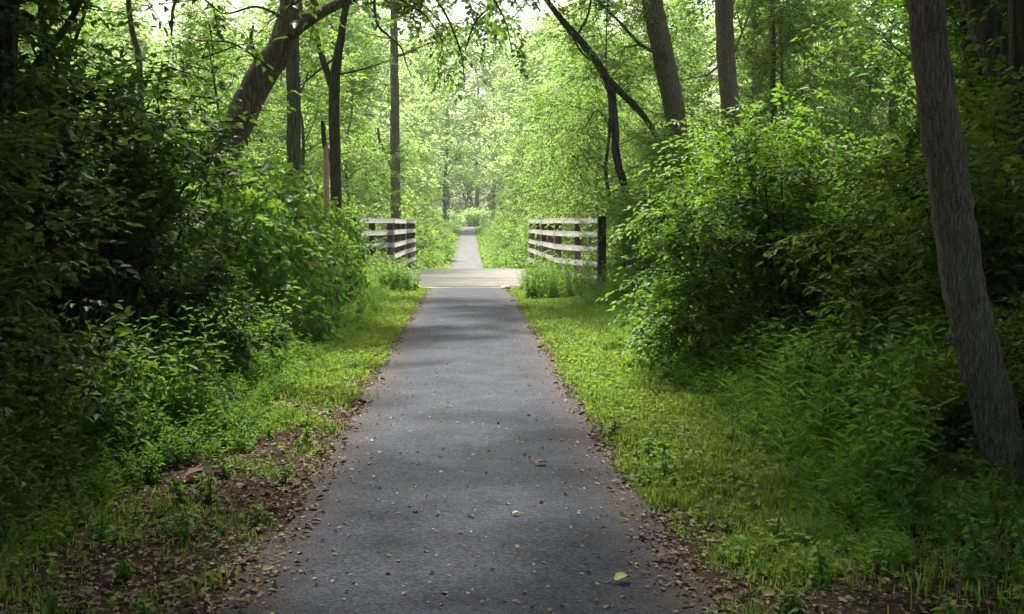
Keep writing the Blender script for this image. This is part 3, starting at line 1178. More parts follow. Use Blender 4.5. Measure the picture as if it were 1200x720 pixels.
rw = np.random.default_rng(21)
T1 = weed_templates(rw, 10, .36, 11, .068, .52, 'broad')
T2 = weed_templates(rw, 6, .55, 10, .20, .11, 'blade')
T3 = weed_templates(rw, 8, .75, 14, .095, .42, 'broad')


def left_edge(y):
    return -1.66 - .16 * wob(y, 0, 1.6, 2) - .32 * smooth(8.0, 5.2, y)


def right_edge(y):
    return 2.0 + .18 * wob(y, 1, 1.5, 4) - .28 * smooth(8.0, 5.0, y) + .0 * y


def bed_points(n, side, y0, y1, depth, rng, power=1.2):
    xx, yy = [], []
    u = rng.uniform(0, 1, n)
    a, b_ = y0 ** (1 - power), y1 ** (1 - power)
    yy = (a + (b_ - a) * u) ** (1 / (1 - power))
    off = rng.uniform(0, 1, n) ** 1.1 * depth
    e = left_edge(yy) - off if side < 0 else right_edge(yy) + off
    return list(zip(e, yy)), off


def hgt(edgef, side):
    return lambda x, y: (.45 + .55 * smooth(4.5, 7.5, y)) * (.45 + .75 * min(1.0, max(0.0, (abs(x) - abs(float(edgef(y)))) / .9)))


p1, _ = bed_points(2900, -1, 4.2, 27, 2.2, rw)
weed_bed('undergrowth', 'green broad-leaved weeds massed at the foot of the bushes left of the trail', p1, T1, rw, (.7, 1.35), hf=hgt(left_edge, -1))
p1, _ = bed_points(420, -1, 4.2, 26, 1.6, rw)
weed_bed('tall_grass', 'long drooping grass among the weeds left of the trail', p1, T2, rw, (.5, 1.05), 'weed_leaf', 'grass', hf=hgt(left_edge, -1))
p1, _ = bed_points(2900, 1, 4.6, 24, 2.6, rw)
p1 += [(rw.uniform(1.9, 3.4), rw.uniform(4.3, 6.3)) for _ in range(420)]
weed_bed('undergrowth', 'green leafy weeds spreading below the shrubs and round the leaning trunk right of the trail', p1, T1[:5] + T5, rw, (.7, 1.35), hf=hgt(right_edge, 1))
p1, _ = bed_points(520, 1, 4.6, 12, 2.0, rw)
weed_bed('tall_grass', 'long arching grass in the weeds right of the trail', p1, T2, rw, (.7, 1.25), 'weed_leaf', 'grass', hf=hgt(right_edge, 1))
p1, _ = bed_points(330, 1, 5.4, 12, 2.6, rw)
p1 = [(x + .45, y) for x, y in p1]
weed_bed('tall_weeds', 'taller leafy weed stems behind the low weeds right of the trail', p1, T3, rw, (.7, 1.3))
p1, _ = bed_points(330, -1, 5.4, 20, 1.6, rw)
p1 = [(x - .35, y) for x, y in p1]
weed_bed('tall_weeds', 'taller leafy weed stems against the dark bush left of the trail', p1, T3, rw, (.7, 1.3))
# weeds at the feet of the fences
p1 = [(rw.uniform(1.25, 3.0), rw.uniform(22.6, 26.4)) for _ in range(260)] + [(rw.uniform(2.25, 3.6), rw.uniform(26.5, 29)) for _ in range(80)]
p1 += [(rw.uniform(-3.4, -1.5), rw.uniform(25.2, 28.0)) for _ in range(240)]
p1 += [(rw.uniform(-2.0, -1.2), rw.uniform(25.6, 26.9)) for _ in range(70)] + [(rw.uniform(1.45, 2.1), rw.uniform(25.6, 26.9)) for _ in range(60)]
weed_bed('undergrowth', 'weeds crowding the near ends of the two bridge fences', p1, T1 + T3, rw, (.6, 1.25))
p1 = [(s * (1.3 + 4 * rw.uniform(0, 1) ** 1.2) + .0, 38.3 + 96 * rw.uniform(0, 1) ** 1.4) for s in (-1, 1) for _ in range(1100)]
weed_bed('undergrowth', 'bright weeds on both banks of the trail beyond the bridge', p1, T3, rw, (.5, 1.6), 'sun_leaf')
# low rosettes dotted over the litter
p1 = [(x, y) for x, y in zip(*scatter(90, -2.4, -1.0, 3.8, 12, lambda x, y: .6 * np.ones_like(x), rw))]
p1 += [(x, y) for x, y in zip(*scatter(110, 1.0, 2.6, 3.8, 9, lambda x, y: .6 * np.ones_like(x), rw))]
T4 = weed_templates(rw, 6, .12, 6, .06, .6, 'broad')
weed_bed('seedlings', 'small green seedlings sprouting through the leaf litter', p1, T4, rw, (.5, 1.4))

# ================================================================== SHRUBS
# left of the trail: dark small-leaved shrubs near the camera, broad-leaved vine mounds further on
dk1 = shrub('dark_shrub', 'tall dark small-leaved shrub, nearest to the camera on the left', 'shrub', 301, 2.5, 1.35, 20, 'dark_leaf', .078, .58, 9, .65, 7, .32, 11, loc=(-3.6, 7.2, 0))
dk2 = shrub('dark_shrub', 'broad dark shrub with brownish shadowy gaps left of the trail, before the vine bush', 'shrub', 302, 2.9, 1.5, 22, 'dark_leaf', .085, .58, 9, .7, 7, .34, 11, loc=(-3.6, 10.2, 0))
for k, (x, y, s, rz, lb) in enumerate([
        (-3.9, 12.3, .78, 1.2, 'dark shrub touching the near end of the broad-leaved vine bush'),
        (-5.5, 9.0, 1.12, 2.0, 'tallest dark shrub at the left frame edge, branches above it'),
        (-6.0, 12.8, 1.1, 3.1, 'dark shrub in the second row behind the left shrub front'),
        (-7.6, 15.8, 1.1, 4.4, 'dark shrub deep in the left thicket below the bright gap'),
        (-3.0, 5.2, .62, 5.0, 'low dark shrub cut by the lower left frame edge')]):
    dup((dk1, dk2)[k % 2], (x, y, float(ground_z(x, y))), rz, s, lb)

v1 = mound('vine_bush', 'broad-leaved vine bush, nearest of the bright mounds left of the trail', 'bush', 311, 2.15, 1.30, 4600, loc=(-3.2, 14.2, 0))
v2 = mound('vine_bush', 'tall broad-leaved vine bush with a bright top under the leaning tree', 'bush', 312, 2.6, 1.6, 6200, loc=(-3.5, 17.0, 0))
for k, (x, y, s, rz, lb) in enumerate([
        (-3.15, 19.4, .70, 1.0, 'low broad-leaved vine bush in front of the tall tan stake'),
        (-5.9, 17.6, 1.1, 2.2, 'broad-leaved vine bush at the base of the leaning tree trunk'),
        (-3.6, 24.2, .85, 3.3, 'broad-leaved vine bush just before the left bridge fence'),
        (-5.9, 22.0, 1.1, 4.1, 'broad-leaved vine bush behind the stake, in front of the slim trunks'),
        (-4.6, 26.6, .95, 5.3, 'broad-leaved vine bush against the outer end of the left fence')]):
    dup((v2, v1)[k % 2], (x, y, float(ground_z(x, y))), rz, s, lb)

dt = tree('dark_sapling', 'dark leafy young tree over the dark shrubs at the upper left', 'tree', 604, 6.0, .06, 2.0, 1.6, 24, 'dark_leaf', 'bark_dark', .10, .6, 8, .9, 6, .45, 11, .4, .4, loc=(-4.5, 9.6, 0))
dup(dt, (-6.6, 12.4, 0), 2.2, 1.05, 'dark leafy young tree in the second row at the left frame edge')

# right of the trail
s1 = shrub('leafy_shrub', 'bushy shrub bulging over the right verge, dark hollow under its lower leaves', 'shrub', 321, 2.35, 1.35, 20, 'spray_leaf', .072, .56, 10, .65, 7, .36, 11, loc=(3.1, 11.2, 0))
s2 = shrub('leafy_shrub', 'tall layered shrub with spreading sprays right of the trail, left of the straight trunks', 'shrub', 322, 2.9, 1.55, 20, 'spray_leaf', .10, .48, 9, .8, 7, .44, 12, .4, .28, loc=(4.0, 14.2, 0))
for k, (x, y, s, rz, lb) in enumerate([
        (4.0, 17.4, .85, 1.1, 'leafy shrub right of the trail where the verge narrows toward the fence'),
        (4.35, 20.8, 1.0, 2.2, 'leafy shrub just right of the dark fence end post'),
        (5.2, 11.8, 1.15, 3.0, 'dark leafy shrub behind the bulging shrub, right of the trail'),
        (4.35, 8.9, .82, 3.9, 'leafy shrub in shade just left of the big leaning trunk'),
        (6.3, 15.0, 1.15, 4.7, 'leafy shrub in the second row below the two straight trunks'),
        (6.2, 9.6, 1.1, 5.5, 'dark leafy shrub behind the big leaning trunk'),
        (4.9, 18.2, 1.15, .4, 'leafy shrub below the curved branching tree'),
        (3.75, 6.6, .42, 1.7, 'low bushy plant at the foot of the big leaning trunk'),
        (4.9, 6.9, .72, 2.7, 'shrub at the right frame edge beyond the big leaning trunk'),
        (4.4, 24.3, .95, 3.6, 'leafy shrub behind the right fence wing')]):
    dup((s1, s2)[k % 2], (x, y, float(ground_z(x, y))), rz, s, lb)

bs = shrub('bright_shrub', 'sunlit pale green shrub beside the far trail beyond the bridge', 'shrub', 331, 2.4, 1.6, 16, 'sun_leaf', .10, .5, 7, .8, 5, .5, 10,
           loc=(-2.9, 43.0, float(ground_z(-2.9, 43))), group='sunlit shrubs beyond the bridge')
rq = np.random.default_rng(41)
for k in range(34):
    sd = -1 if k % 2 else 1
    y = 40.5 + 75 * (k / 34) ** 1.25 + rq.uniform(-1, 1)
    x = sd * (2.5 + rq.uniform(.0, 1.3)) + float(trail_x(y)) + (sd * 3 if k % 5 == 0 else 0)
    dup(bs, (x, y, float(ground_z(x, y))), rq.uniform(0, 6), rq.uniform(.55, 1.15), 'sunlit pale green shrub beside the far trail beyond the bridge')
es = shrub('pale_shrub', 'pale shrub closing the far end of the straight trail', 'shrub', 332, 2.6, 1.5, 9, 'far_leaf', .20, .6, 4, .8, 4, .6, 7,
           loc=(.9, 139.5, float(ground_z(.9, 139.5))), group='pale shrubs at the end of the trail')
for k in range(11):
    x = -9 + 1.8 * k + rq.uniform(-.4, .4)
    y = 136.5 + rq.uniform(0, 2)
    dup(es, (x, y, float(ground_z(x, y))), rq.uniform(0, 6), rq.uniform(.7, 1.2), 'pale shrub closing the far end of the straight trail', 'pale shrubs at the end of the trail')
for k in range(26):
    sd = -1 if k % 2 else 1
    y = rq.uniform(23, 48)
    x = sd * rq.uniform(6.5, 15)
    dup((v1, s2)[k % 2], (x, y, float(ground_z(x, y))), rq.uniform(0, 6), rq.uniform(.9, 1.4), 'shrub deep in the thicket at the foot of the wood', 'thicket shrubs', 'thicket_shrub')

# ================================================================== TREES THE PHOTO SHOWS
def A(Y, *pp):
    return [at(p[0], p[1], Y if len(p) == 2 else p[2]) for p in pp]


def t1_extra(cb, base, rng):
    lim = [catmull(np.array(A(19, (470, -34), (512, 0), (538, 55), (545, 100))) - base, 4),
           catmull(np.array(A(18.5, (500, -40), (560, -20), (590, 20), (600, 60))) - base, 4),
           catmull(np.array(A(19.3, (440, -25), (470, 0), (500, 20), (525, 60))) - base, 4)]
    foliage_on(lim, cb, rng, 4, .55, 4, .4, 10, .11, .58, .45, .4, .15)
    for l in lim:
        cb.tube(l, np.linspace(.03, .008, len(l)), 5, 1, cap=False)


photo_tree('leaning_tree', 'thick brown tree leaning right over the bushes left of the trail', 501,
           A(20, (212, 363), (241, 232), (268, 170), (300, 100), (331, 50), (341, 0), (347, -70), (335, -160), (345, -280)),
           [.30, .285, .275, .27, .235, .185, .16, .12, .05], 'bark_brown',
           limbs_px=[(A(20, (333, 46), (368, 20, 19.6), (415, -4, 19.2), (470, -32, 19), (560, -55, 18.5)), .125, .03)],
           bare_limbs=[(A(19.8, (306, 84), (297, 60), (294, 44), (297, 30)), .05, .02),
                       (A(19, (438, -20), (441, 25), (455, 42), (470, 56), (476, 75), (482, 90)), .028, .007),
                       (A(19.6, (304, 70), (270, 50), (235, 48), (205, 40)), .025, .006),
                       (A(19.6, (330, 20), (300, 8), (262, 16), (235, -4)), .03, .008)],
           zc=6.8, crown_r=3.6, nl=14, extra=t1_extra, sides=18, rough=.12)
photo_tree('slim_tree', 'straight grey trunk directly right of the leaning brown tree', 502,
           A(26, (347, 342), (345, 185), (343, 70), (340, -30), (338, -150), (340, -260)), [.17, .155, .148, .135, .10, .04], 'bark_grey', zc=7.8, crown_r=2.6, nl=7,
           bare_limbs=[(A(26, (345, 120), (358, 95), (366, 60)), .03, .01)])
photo_tree('slim_tree', 'dark forked trunk behind the tan stake', 503,
           A(27, (396, 332), (394, 235), (392, 105), (400, 40), (408, -20), (414, -140), (410, -240)), [.135, .13, .122, .09, .075, .055, .02], 'bark_dark', zc=7.8, crown_r=2.6, nl=7,
           limbs_px=[(A(27, (408, -20), (440, -22), (490, 2, 26.5), (530, 40, 26)), .045, .012), (A(27, (409, -60), (460, -50), (520, -22, 26.5), (572, 14, 26)), .045, .012), (A(27, (391, 108), (376, 62), (367, 20), (360, -40)), .09, .03)],
           bare_limbs=[(A(26.8, (392, 192), (381, 172), (378, 142)), .07, .05), (A(27, (394, 88), (430, 80), (458, 70)), .035, .01),
                       (A(27, (390, 70), (355, 98), (345, 108)), .03, .012)])
photo_tree('slim_tree', 'pale grey slender trunk rising behind the left bridge fence', 504,
           A(40.5, (465, 300), (464, 255), (463, 150), (462, 66), (461, -10), (463, -90)), [.18, .18, .16, .14, .11, .03], 'bark_smooth', zc=7.8, crown_r=2.4, nl=9,
           bare_limbs=[(A(40.5, (463, 205), (446, 168), (443, 150)), .06, .04)])
photo_tree('curved_tree', 'crooked branching tree bending left above the right fence', 505,
           A(23.5, (744, 352), (736, 240), (723, 185), (719, 130), (712, 95), (690, 60), (660, 25), (634, -8), (600, -50)),
           [.095, .08, .08, .08, .085, .08, .07, .05, .02], 'bark_dark', zc=7.2, crown_r=2.6, nl=5,
           bare_limbs=[(A(23.5, (711, 92), (733, 114), (755, 137), (772, 168), (790, 230)), .085, .05),
                       (A(23.3, (700, 75), (682, 62), (668, 40), (655, 36)), .03, .01),
                       (A(23.3, (716, 150), (700, 130), (685, 150)), .02, .006),
                       (A(23.3, (676, 42), (690, 15), (694, -20)), .03, .012)],
           limbs_px=[(A(23.5, (634, -8), (600, -6), (560, 22), (545, 60)), .04, .012)], leaf='sun_leaf')
photo_tree('grey_tree', 'smooth grey trunk leaning left, the left one of the pair right of the crooked tree', 506,
           A(24, (805, 347), (802, 210), (795, 160), (780, 80), (764, 0), (752, -80), (746, -200), (750, -300)), [.26, .225, .215, .225, .22, .19, .12, .04], 'bark_smooth',
           zc=7.4, limbs_px=[(A(24, (757, -40), (700, -52), (640, -22), (598, 25)), .05, .012), (A(24, (753, -70), (690, -70), (610, -45), (555, -2)), .05, .012)],
           bare_limbs=[(A(23.8, (768, 62), (748, 50), (727, 27), (702, 2), (690, -15)), .05, .02), (A(23.8, (748, 53), (731, 58), (723, 84)), .025, .008)], sides=16, rough=.06)
photo_tree('grey_tree', 'straight dark grey trunk standing right of the left-leaning grey one', 507,
           A(26, (858, 332), (857, 155), (851, 80), (848, 0), (846, -100), (850, -220), (848, -300)), [.25, .21, .205, .205, .17, .10, .03], 'bark_smooth', zc=7.8, sides=16, rough=.06,
           bare_limbs=[(A(25.8, (860, 62), (872, 32), (886, -4)), .03, .014), (A(25.8, (846, 74), (828, 88), (806, 92)), .03, .01)])
photo_tree('thin_tree', 'thin dark stem between the straight grey trunk and the big leaning trunk', 508,
           A(30, (909, 330), (906, 90), (905, 0), (902, -100), (905, -190)), [.085, .075, .07, .05, .02], 'bark_dark', zc=8.2, crown_r=2.6, nl=9,
           bare_limbs=[(A(30, (906, 20), (918, 5), (932, -8)), .03, .012)])
photo_tree('leaning_tree', 'big bare grey trunk leaning left in the right foreground', 509,
           A(6.2, (1207, 598), (1184, 545), (1162, 468), (1138, 385), (1122, 290), (1110, 200), (1096, 100), (1085, 0), (1074, -120), (1062, -300), (1055, -600), (1052, -1000), (1060, -1500)),
           [.128, .121, .118, .115, .111, .107, .104, .098, .092, .085, .07, .045, .015], 'bark_smooth', zc=6.0, crown_r=4.6, nl=22, sides=30, flare=1.12, rough=.06,
           bare_limbs=[(A(6.15, (1128, 399), (1114, 394), (1109, 399)), .024, .018)], L=.12)
photo_tree('slim_tree', 'slim trunk cut by the right frame edge beyond the big leaning trunk', 510,
           A(9, (1214, 480), (1205, 240), (1198, 120), (1195, 0), (1192, -150), (1190, -500), (1195, -900)), [.10, .09, .088, .085, .08, .06, .02], 'bark_dark', zc=4.8, crown_r=3, nl=12, L=.12)
photo_tree('dark_tree', 'dark trunk in deep shade just right of the big leaning trunk', 511,
           A(14, (1162, 400), (1153, 200), (1144, 90), (1136, 0), (1130, -100), (1126, -350), (1130, -560)), [.17, .15, .14, .13, .12, .08, .02], 'bark_dark', zc=5.8, crown_r=3.4,
           bare_limbs=[(A(14, (1151, 170), (1172, 125), (1180, 60)), .04, .02)])
photo_tree('dark_tree', 'black shaded trunk at the upper left frame edge', 512,
           A(10, (-8, 470), (-2, 200), (6, 60), (9, -60), (12, -300), (10, -700)), [.14, .12, .11, .10, .08, .02], 'bark_dark', zc=3.9, crown_r=3.2, leaf='dark_leaf', L=.10, nl=16,
           limbs_px=[(A(10, (4, 140), (40, 80), (85, 20), (120, -60)), .05, .015), (A(10, (2, 190), (40, 150), (80, 120), (130, 110)), .04, .01), (A(10, (2, 210), (50, 215), (110, 190), (180, 195)), .04, .01)])
photo_tree('thin_tree', 'thin dark stem with forked twigs in the upper left', 513,
           A(12.5, (66, 400), (64, 180), (60, 100), (50, 30), (46, -60), (50, -300)), [.055, .05, .045, .035, .03, .012], 'bark_dark', zc=4.8, crown_r=2.2, leaf='dark_leaf', L=.09, nl=9,
           bare_limbs=[(A(12.5, (63, 120), (80, 70), (96, 25), (112, -20)), .03, .012), (A(12.5, (62, 92), (40, 60), (30, 20)), .02, .008)])
photo_tree('thin_tree', 'thin grey stem in front of the bright gap left of the leaning brown tree', 514,
           A(22, (168, 330), (166, 165), (163, 75), (152, 20), (148, -60), (150, -180)), [.08, .07, .06, .05, .04, .015], 'bark_grey', zc=6.8, crown_r=2.4, nl=9, leaf='sun_leaf',
           bare_limbs=[(A(22, (164, 110), (140, 120), (120, 95)), .025, .01), (A(21, (222, -22), (204, 6), (201, 42)), .035, .02), (A(22, (165, 140), (185, 100), (190, 70)), .022, .008)])

# ================================================================== UNDERSTORY TREES
u1 = tree('sapling', 'layered maple-like sapling spreading flat sprays behind the bulging right shrub', 'tree', 601, 5.2, .05, 2.2, 1.0, 20, 'spray_leaf', 'bark_dark', .095, .6, 7, .9, 5, .5, 10, .35, .25, loc=(6.0, 13.4, 0))
u2 = tree('sapling', 'drooping feathery sapling hanging its leaves over the right bridge fence', 'tree', 602, 6.6, .06, 2.5, 1.25, 26, 'sun_leaf', 'bark_grey', .085, .42, 8, 1.1, 6, .6, 12, .7, .3, lean=(-.8, -.5), loc=(3.55, 24.7, 0))
u3 = tree('sapling', 'bright yellow-green sapling behind the left bridge fence', 'tree', 603, 7.4, .07, 2.6, 1.2, 24, 'sun_leaf', 'bark_grey', .10, .6, 8, 1.1, 5, .55, 10, .35, .4, loc=(-4.6, 31.5, 0))
for k, (p, x, y, s, rz, lb) in enumerate([
        (u1, 3.7, 15.4, .52, 2.6, 'small layered sapling standing up among the right shrubs'),
        (u1, 3.35, 12.6, .46, 5.2, 'small layered sapling on top of the bulging right shrub'),
        (u1, 7.6, 16.4, 1.05, 1.0, 'shaded layered sapling below the straight dark grey trunk'),
        (u1, 6.6, 10.6, .95, 2.0, 'shaded layered sapling just left of the big leaning trunk'),
        (u1, 7.6, 12.8, 1.15, 3.0, 'tall layered sapling between the thin dark stem and the big leaning trunk'),
        (u1, 4.7, 19.6, .55, 4.0, 'layered sapling below the left-leaning grey trunk'),
        (u1, 6.2, 7.9, .9, 4.7, 'shaded layered sapling at the right frame edge'),
        (u2, 4.3, 22.8, .52, 5.0, 'feathery sapling at the foot of the crooked tree'),
        (u2, 3.9, 33.0, 1.0, .7, 'feathery sapling behind the far end of the right fence'),
        (u3, -5.6, 25.2, .85, 1.4, 'bright sapling between the two slim trunks left of the stake'),
        (u3, -8.6, 24.0, .95, 2.4, 'bright sapling in the gap left of the leaning brown tree'),
        (u3, -4.2, 38.6, 1.0, 3.4, 'bright sapling beside the pale slender trunk behind the left fence')]):
    dup(p, (x, y, float(ground_z(x, y))), rz, s, lb)
ru = np.random.default_rng(91)
for k in range(34):
    sd = -1 if k % 2 else 1
    y = ru.uniform(26, 62)
    x = sd * ru.uniform(6.0, 19)
    if abs(x) < 5 + .02 * y:
        continue
    dup((u2, u3)[k % 2], (x, y, float(ground_z(x, y))), ru.uniform(0, 6), ru.uniform(.85, 1.35),
        'bright leafy sapling in the open wood left of the trail' if sd < 0 else 'bright leafy sapling in the wood behind the right fence',
        'saplings in the left wood' if sd < 0 else 'saplings in the right wood')
for k in range(22):
    sd = -1 if k % 2 else 1
    y = 41 + k * 2.6
    x = sd * ru.uniform(3.9, 5.2) + float(trail_x(y))
    dup((u2, u3)[(k // 2) % 2], (x, y, float(ground_z(x, y))), ru.uniform(0, 6), ru.uniform(.8, 1.25),
        'luminous green sapling arching toward the far trail from the left' if sd < 0 else 'luminous green sapling arching toward the far trail from the right',
        'saplings lining the far trail on the left' if sd < 0 else 'saplings lining the far trail on the right')

# ================================================================== TALL TREES
c1 = tree('tall_tree', 'tall leafy tree beyond the bridge with its crown above the frame', 'tree', 701, 15, .20, 4.8, 4.6, 26, 'crown_leaf', 'bark_grey', .19, .58, 8, 1.9, 5, .9, 11, .35, .45,
          loc=(8.5, 34, 0), group='tall trees round the bridge', sides=12)
for k, (x, y, s, rz) in enumerate([(13, 27, .95, 2), (16, 40, 1.1, 4), (-19, 44, 1.0, 1)]):
    dup(c1, (x, y, float(ground_z(x, y))), rz, s, 'tall leafy tree beyond the bridge with its crown above the frame')
sh = tree('shade_tree', 'unseen tall tree added so its crown shades the near trail from above the frame', 'tree', 702, 14, .20, 5.2, 6.2, 26, 'crown_leaf', 'bark_grey', .24, .60, 9, 2.0, 6, .9, 11, .3, .4,  # unseen trees, placed out of view to darken the foreground
          loc=(-5.2, 4.0, 0), group='shade trees over the near trail', sides=12, kite=True, top=.85)
for k, (x, y, s, rz) in enumerate([(5.2, 2.5, .95, 2.2), (-4.2, -2.5, 1.0, 3.2), (4.2, -4, 1.0, 4.2), (-6.7, 9.0, 1.1, 5), (6.6, 9.8, 1.1, .5), (-8.6, 15.2, 1.15, 4.6), (8.6, 15.2, 1.1, 1.6),
                                   (7.0, 6.2, 1.05, 5.4), (7.4, 13.2, 1.25, 2.4), (-6.8, 12.6, 1.2, .8), (-4.0, -8, 1.0, 2.0), (4.4, -10, 1.0, .3), (-9, -5, 1.0, 1.4), (9.5, -4, 1.0, 2.9), (0, -15, 1.0, 3.3)]):
    dup(sh, (x, y, float(ground_z(x, y))), rz, s, 'unseen tall tree added so its crown shades the near trail from above the frame')
sl2 = tree('shade_tree', 'unseen leaning tree added to shade the near trail with its crown above the frame', 'tree', 703, 13, .20, 4.8, 6.2, 28, 'crown_leaf', 'bark_grey', .21, .6, 8, 1.9, 5, .9, 10, .3, .4,  # trunks out of view, crowns put over the trail to block light
           lean=(5.0, 0), loc=(-6.7, 8.6, 0), group='leaning shade trees over the near trail', sides=12, kite=True, top=.85)
for k, (x, y, s, rz) in enumerate([(7.2, 11.9, 1.0, PI - .15), (4.9, 2.6, .95, PI), (-4.9, 3.4, 1.0, -.1), (-5, -3, 1, .2)]):
    dup(sl2, (x, y, float(ground_z(x, y))), rz, s, 'unseen leaning tree added to shade the near trail with its crown above the frame')
for k in range(12):  # unseen row, added to stop light coming in from behind
    x = -16 + 2.9 * k
    y = -17 + rq.uniform(-3, 3) + abs(x) * .35
    dup((s2, v2)[k % 2], (x, y, float(ground_z(x, y))), k * 1.3, 1.4, 'unseen shrub added behind the camera to block light', 'shrubs behind the camera', 'thicket_shrub')
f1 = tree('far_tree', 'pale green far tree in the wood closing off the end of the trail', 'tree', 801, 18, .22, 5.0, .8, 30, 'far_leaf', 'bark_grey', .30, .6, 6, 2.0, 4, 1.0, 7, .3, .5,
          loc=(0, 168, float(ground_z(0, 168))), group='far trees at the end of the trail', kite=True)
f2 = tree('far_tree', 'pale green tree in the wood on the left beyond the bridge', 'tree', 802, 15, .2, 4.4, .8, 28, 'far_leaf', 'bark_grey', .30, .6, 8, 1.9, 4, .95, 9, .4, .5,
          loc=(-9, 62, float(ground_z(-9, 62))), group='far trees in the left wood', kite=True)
rf = np.random.default_rng(17)
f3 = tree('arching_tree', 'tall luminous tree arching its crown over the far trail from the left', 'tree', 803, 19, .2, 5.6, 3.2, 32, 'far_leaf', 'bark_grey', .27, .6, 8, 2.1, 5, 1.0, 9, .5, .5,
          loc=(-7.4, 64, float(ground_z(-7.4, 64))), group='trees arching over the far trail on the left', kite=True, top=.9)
for k in range(15):
    sd = -1 if k % 2 else 1
    y = 63 + 3.9 * k + rf.uniform(-1.5, 1.5)
    x = sd * (rf.uniform(6.6, 7.8) if y < 104 else rf.uniform(4.8, 6.0))
    dup(f3, (x, y, float(ground_z(x, y))), rf.uniform(0, 6), rf.uniform(.8, 1.1) * min(1.15, .8 + (y - 60) * .005),
        'tall luminous tree arching its crown over the far trail from the left' if sd < 0 else 'tall luminous tree arching its crown over the far trail from the right',
        'trees arching over the far trail on the left' if sd < 0 else 'trees arching over the far trail on the right')
for (x, y, s, rz) in ((-2.6, 124, 1.18, 1.0), (2.8, 127, 1.2, 2.2), (-5.2, 131, 1.2, 4.0)):
    dup(f3, (x, y, float(ground_z(x, y))), rz, s,
        'tall luminous tree arching its crown over the far trail from the left' if x < 0 else 'tall luminous tree arching its crown over the far trail from the right',
        'trees arching over the far trail on the left' if x < 0 else 'trees arching over the far trail on the right')
for (x, y, s) in ((-3.2, 158, 1.35), (1.2, 163, 1.5), (5.0, 157, 1.3), (-7.5, 160, 1.3)):
    dup(f1, (x, y, float(ground_z(x, y))), x, s, 'pale green far tree in the wood closing off the end of the trail', 'far trees at the end of the trail')
for k in range(14):
    sd = -1 if k % 2 else 1
    x, y = sd * rf.uniform(12, 25), rf.uniform(42, 56)
    dup(f2, (x, y, float(ground_z(x, y))), rf.uniform(0, 6), rf.uniform(.7, .95),
        'pale green tree in the wood on the left beyond the bridge' if sd < 0 else 'pale green tree in the wood on the right beyond the bridge',
        'far trees in the left wood' if sd < 0 else 'far trees in the right wood')
for k in range(9):
    x = -13 + 3.3 * k
    y = 166 + rf.uniform(0, 8)
    dup(f1, (x, y, float(ground_z(x, y))), rf.uniform(0, 6), rf.uniform(.95, 1.2), 'pale green far tree in the wood closing off the end of the trail', 'far trees at the end of the trail')
for k in range(17):
    x = -44 + k * 5.6 + rf.uniform(-2, 2)
    y = 172 + rf.uniform(0, 26) - abs(x) * .25
    dup((f1, f2)[k % 2], (x, y, float(ground_z(x, y))), rf.uniform(0, 6), rf.uniform(.85, 1.25), 'pale green far tree in the wood closing off the end of the trail', 'far trees at the end of the trail')
for k in range(44):
    sd = -1 if k % 2 else 1
    y = 58 + (k // 2) * 3.0 + rf.uniform(-2, 2)
    x = sd * (6.4 + rf.uniform(0, 3.0) + (k % 3) * 5.5) + float(trail_x(y))
    dup((f2, f1)[(k // 2) % 2], (x, y, float(ground_z(x, y))), rf.uniform(0, 6), rf.uniform(.7, 1.1),
        'pale green tree in the wood on the left beyond the bridge' if sd < 0 else 'pale green tree in the wood on the right beyond the bridge',
        'far trees in the left wood' if sd < 0 else 'far trees in the right wood')
for k in range(26):
    sd = -1 if k % 2 else 1
    y = rf.uniform(48, 90)
    x = sd * rf.uniform(18, 40)
    dup((f2, f1)[(k // 2) % 2], (x, y, float(ground_z(x, y))), rf.uniform(0, 6), rf.uniform(.7, 1.0),
        'pale green tree in the wood on the left beyond the bridge' if sd < 0 else 'pale green tree in the wood on the right beyond the bridge',
        'far trees in the left wood' if sd < 0 else 'far trees in the right wood')

# thin haze box, added to pale and brighten the distance
hb = MB()
hb.add([(sx * 290, yy_, zz) for zz in (-8, 45) for (sx, yy_) in ((-1, -70), (1, -70), (1, 440), (-1, 440))],
       [[3, 2, 1, 0], [4, 5, 6, 7], [0, 1, 5, 4], [1, 2, 6, 5], [2, 3, 7, 6], [3, 0, 4, 7]])
hm, hnt, hN, hL = new_mat('thin_haze')
hv = hN('ShaderNodeVolumePrincipled')
hv.inputs['Color'].default_value = (.93, .96, .92, 1)
hv.inputs['Density'].default_value = HAZE
hv.inputs['Anisotropy'].default_value = .2
ho = hN('ShaderNodeOutputMaterial')
hL(hv.outputs[0], ho.inputs['Volume'])
tag(hb.build('haze', hm), kind='stuff')

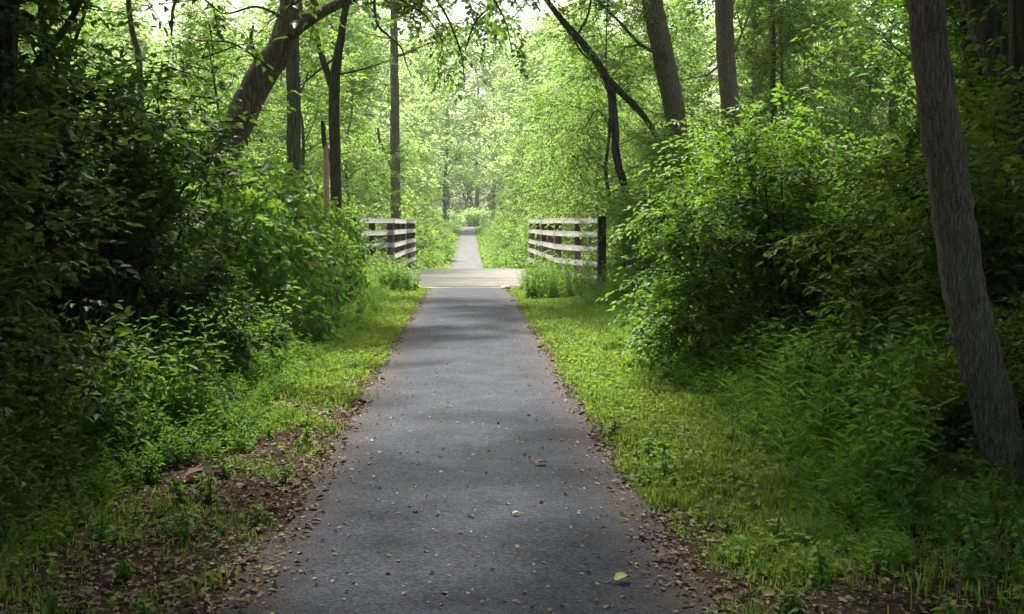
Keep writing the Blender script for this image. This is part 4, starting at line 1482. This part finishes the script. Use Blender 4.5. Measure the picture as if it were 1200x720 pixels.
# ================================================================== LIGHT, SKY, CAMERA
SUN_EL, SUN_AZ = R(60), R(-3)            # ahead and a little to the left: leaves are lit from behind
sdir = np.array([math.sin(SUN_AZ) * math.cos(SUN_EL), math.cos(SUN_AZ) * math.cos(SUN_EL), math.sin(SUN_EL)])
sl = bpy.data.lights.new('sun', 'SUN')
sl.energy = 3.2
sl.angle = R(4)
sl.color = (1.0, .95, .86)
so = bpy.data.objects.new('sun', sl)
C.objects.link(so)
from mathutils import Vector
so.rotation_euler = Vector(sdir).to_track_quat('Z', 'Y').to_euler()

w = bpy.data.worlds.new('World')
bpy.context.scene.world = w
w.use_nodes = True
nt = w.node_tree
nt.nodes.clear()
sky = nt.nodes.new('ShaderNodeTexSky')
sky.sky_type = 'NISHITA'
sky.sun_disc = False
sky.sun_elevation = SUN_EL
sky.sun_rotation = SUN_AZ
sky.dust_density = 6.0
sky.air_density = 1.0
sky.ozone_density = .6
bg = nt.nodes.new('ShaderNodeBackground')
bg.inputs['Strength'].default_value = .12
wo = nt.nodes.new('ShaderNodeOutputWorld')
nt.links.new(sky.outputs[0], bg.inputs[0])
nt.links.new(bg.outputs[0], wo.inputs[0])

cd = bpy.data.cameras.new('camera')
cd.sensor_width = 36
cd.lens = 36 * F / 1200
cd.clip_start = .05
cd.clip_end = 2000
co = bpy.data.objects.new('camera', cd)
C.objects.link(co)
co.location = CAM
co.rotation_euler = (PI / 2 - PITCH, 0, -YAW)
sc = bpy.context.scene
sc.camera = co
sc.view_settings.view_transform = 'Standard'
sc.view_settings.look = 'None'
sc.view_settings.gamma = 1
sc.view_settings.use_curve_mapping = False
sc.view_settings.exposure = 1.7
sc.render.engine = 'CYCLES'
cy = sc.cycles
cy.max_bounces = 8
cy.volume_bounces = 1
cy.diffuse_bounces = 4
cy.glossy_bounces = 2
cy.transmission_bounces = 5
cy.transparent_max_bounces = 4
cy.caustics_reflective = False
cy.caustics_refractive = False
cy.use_denoising = True
cy.sample_clamp_indirect = 6
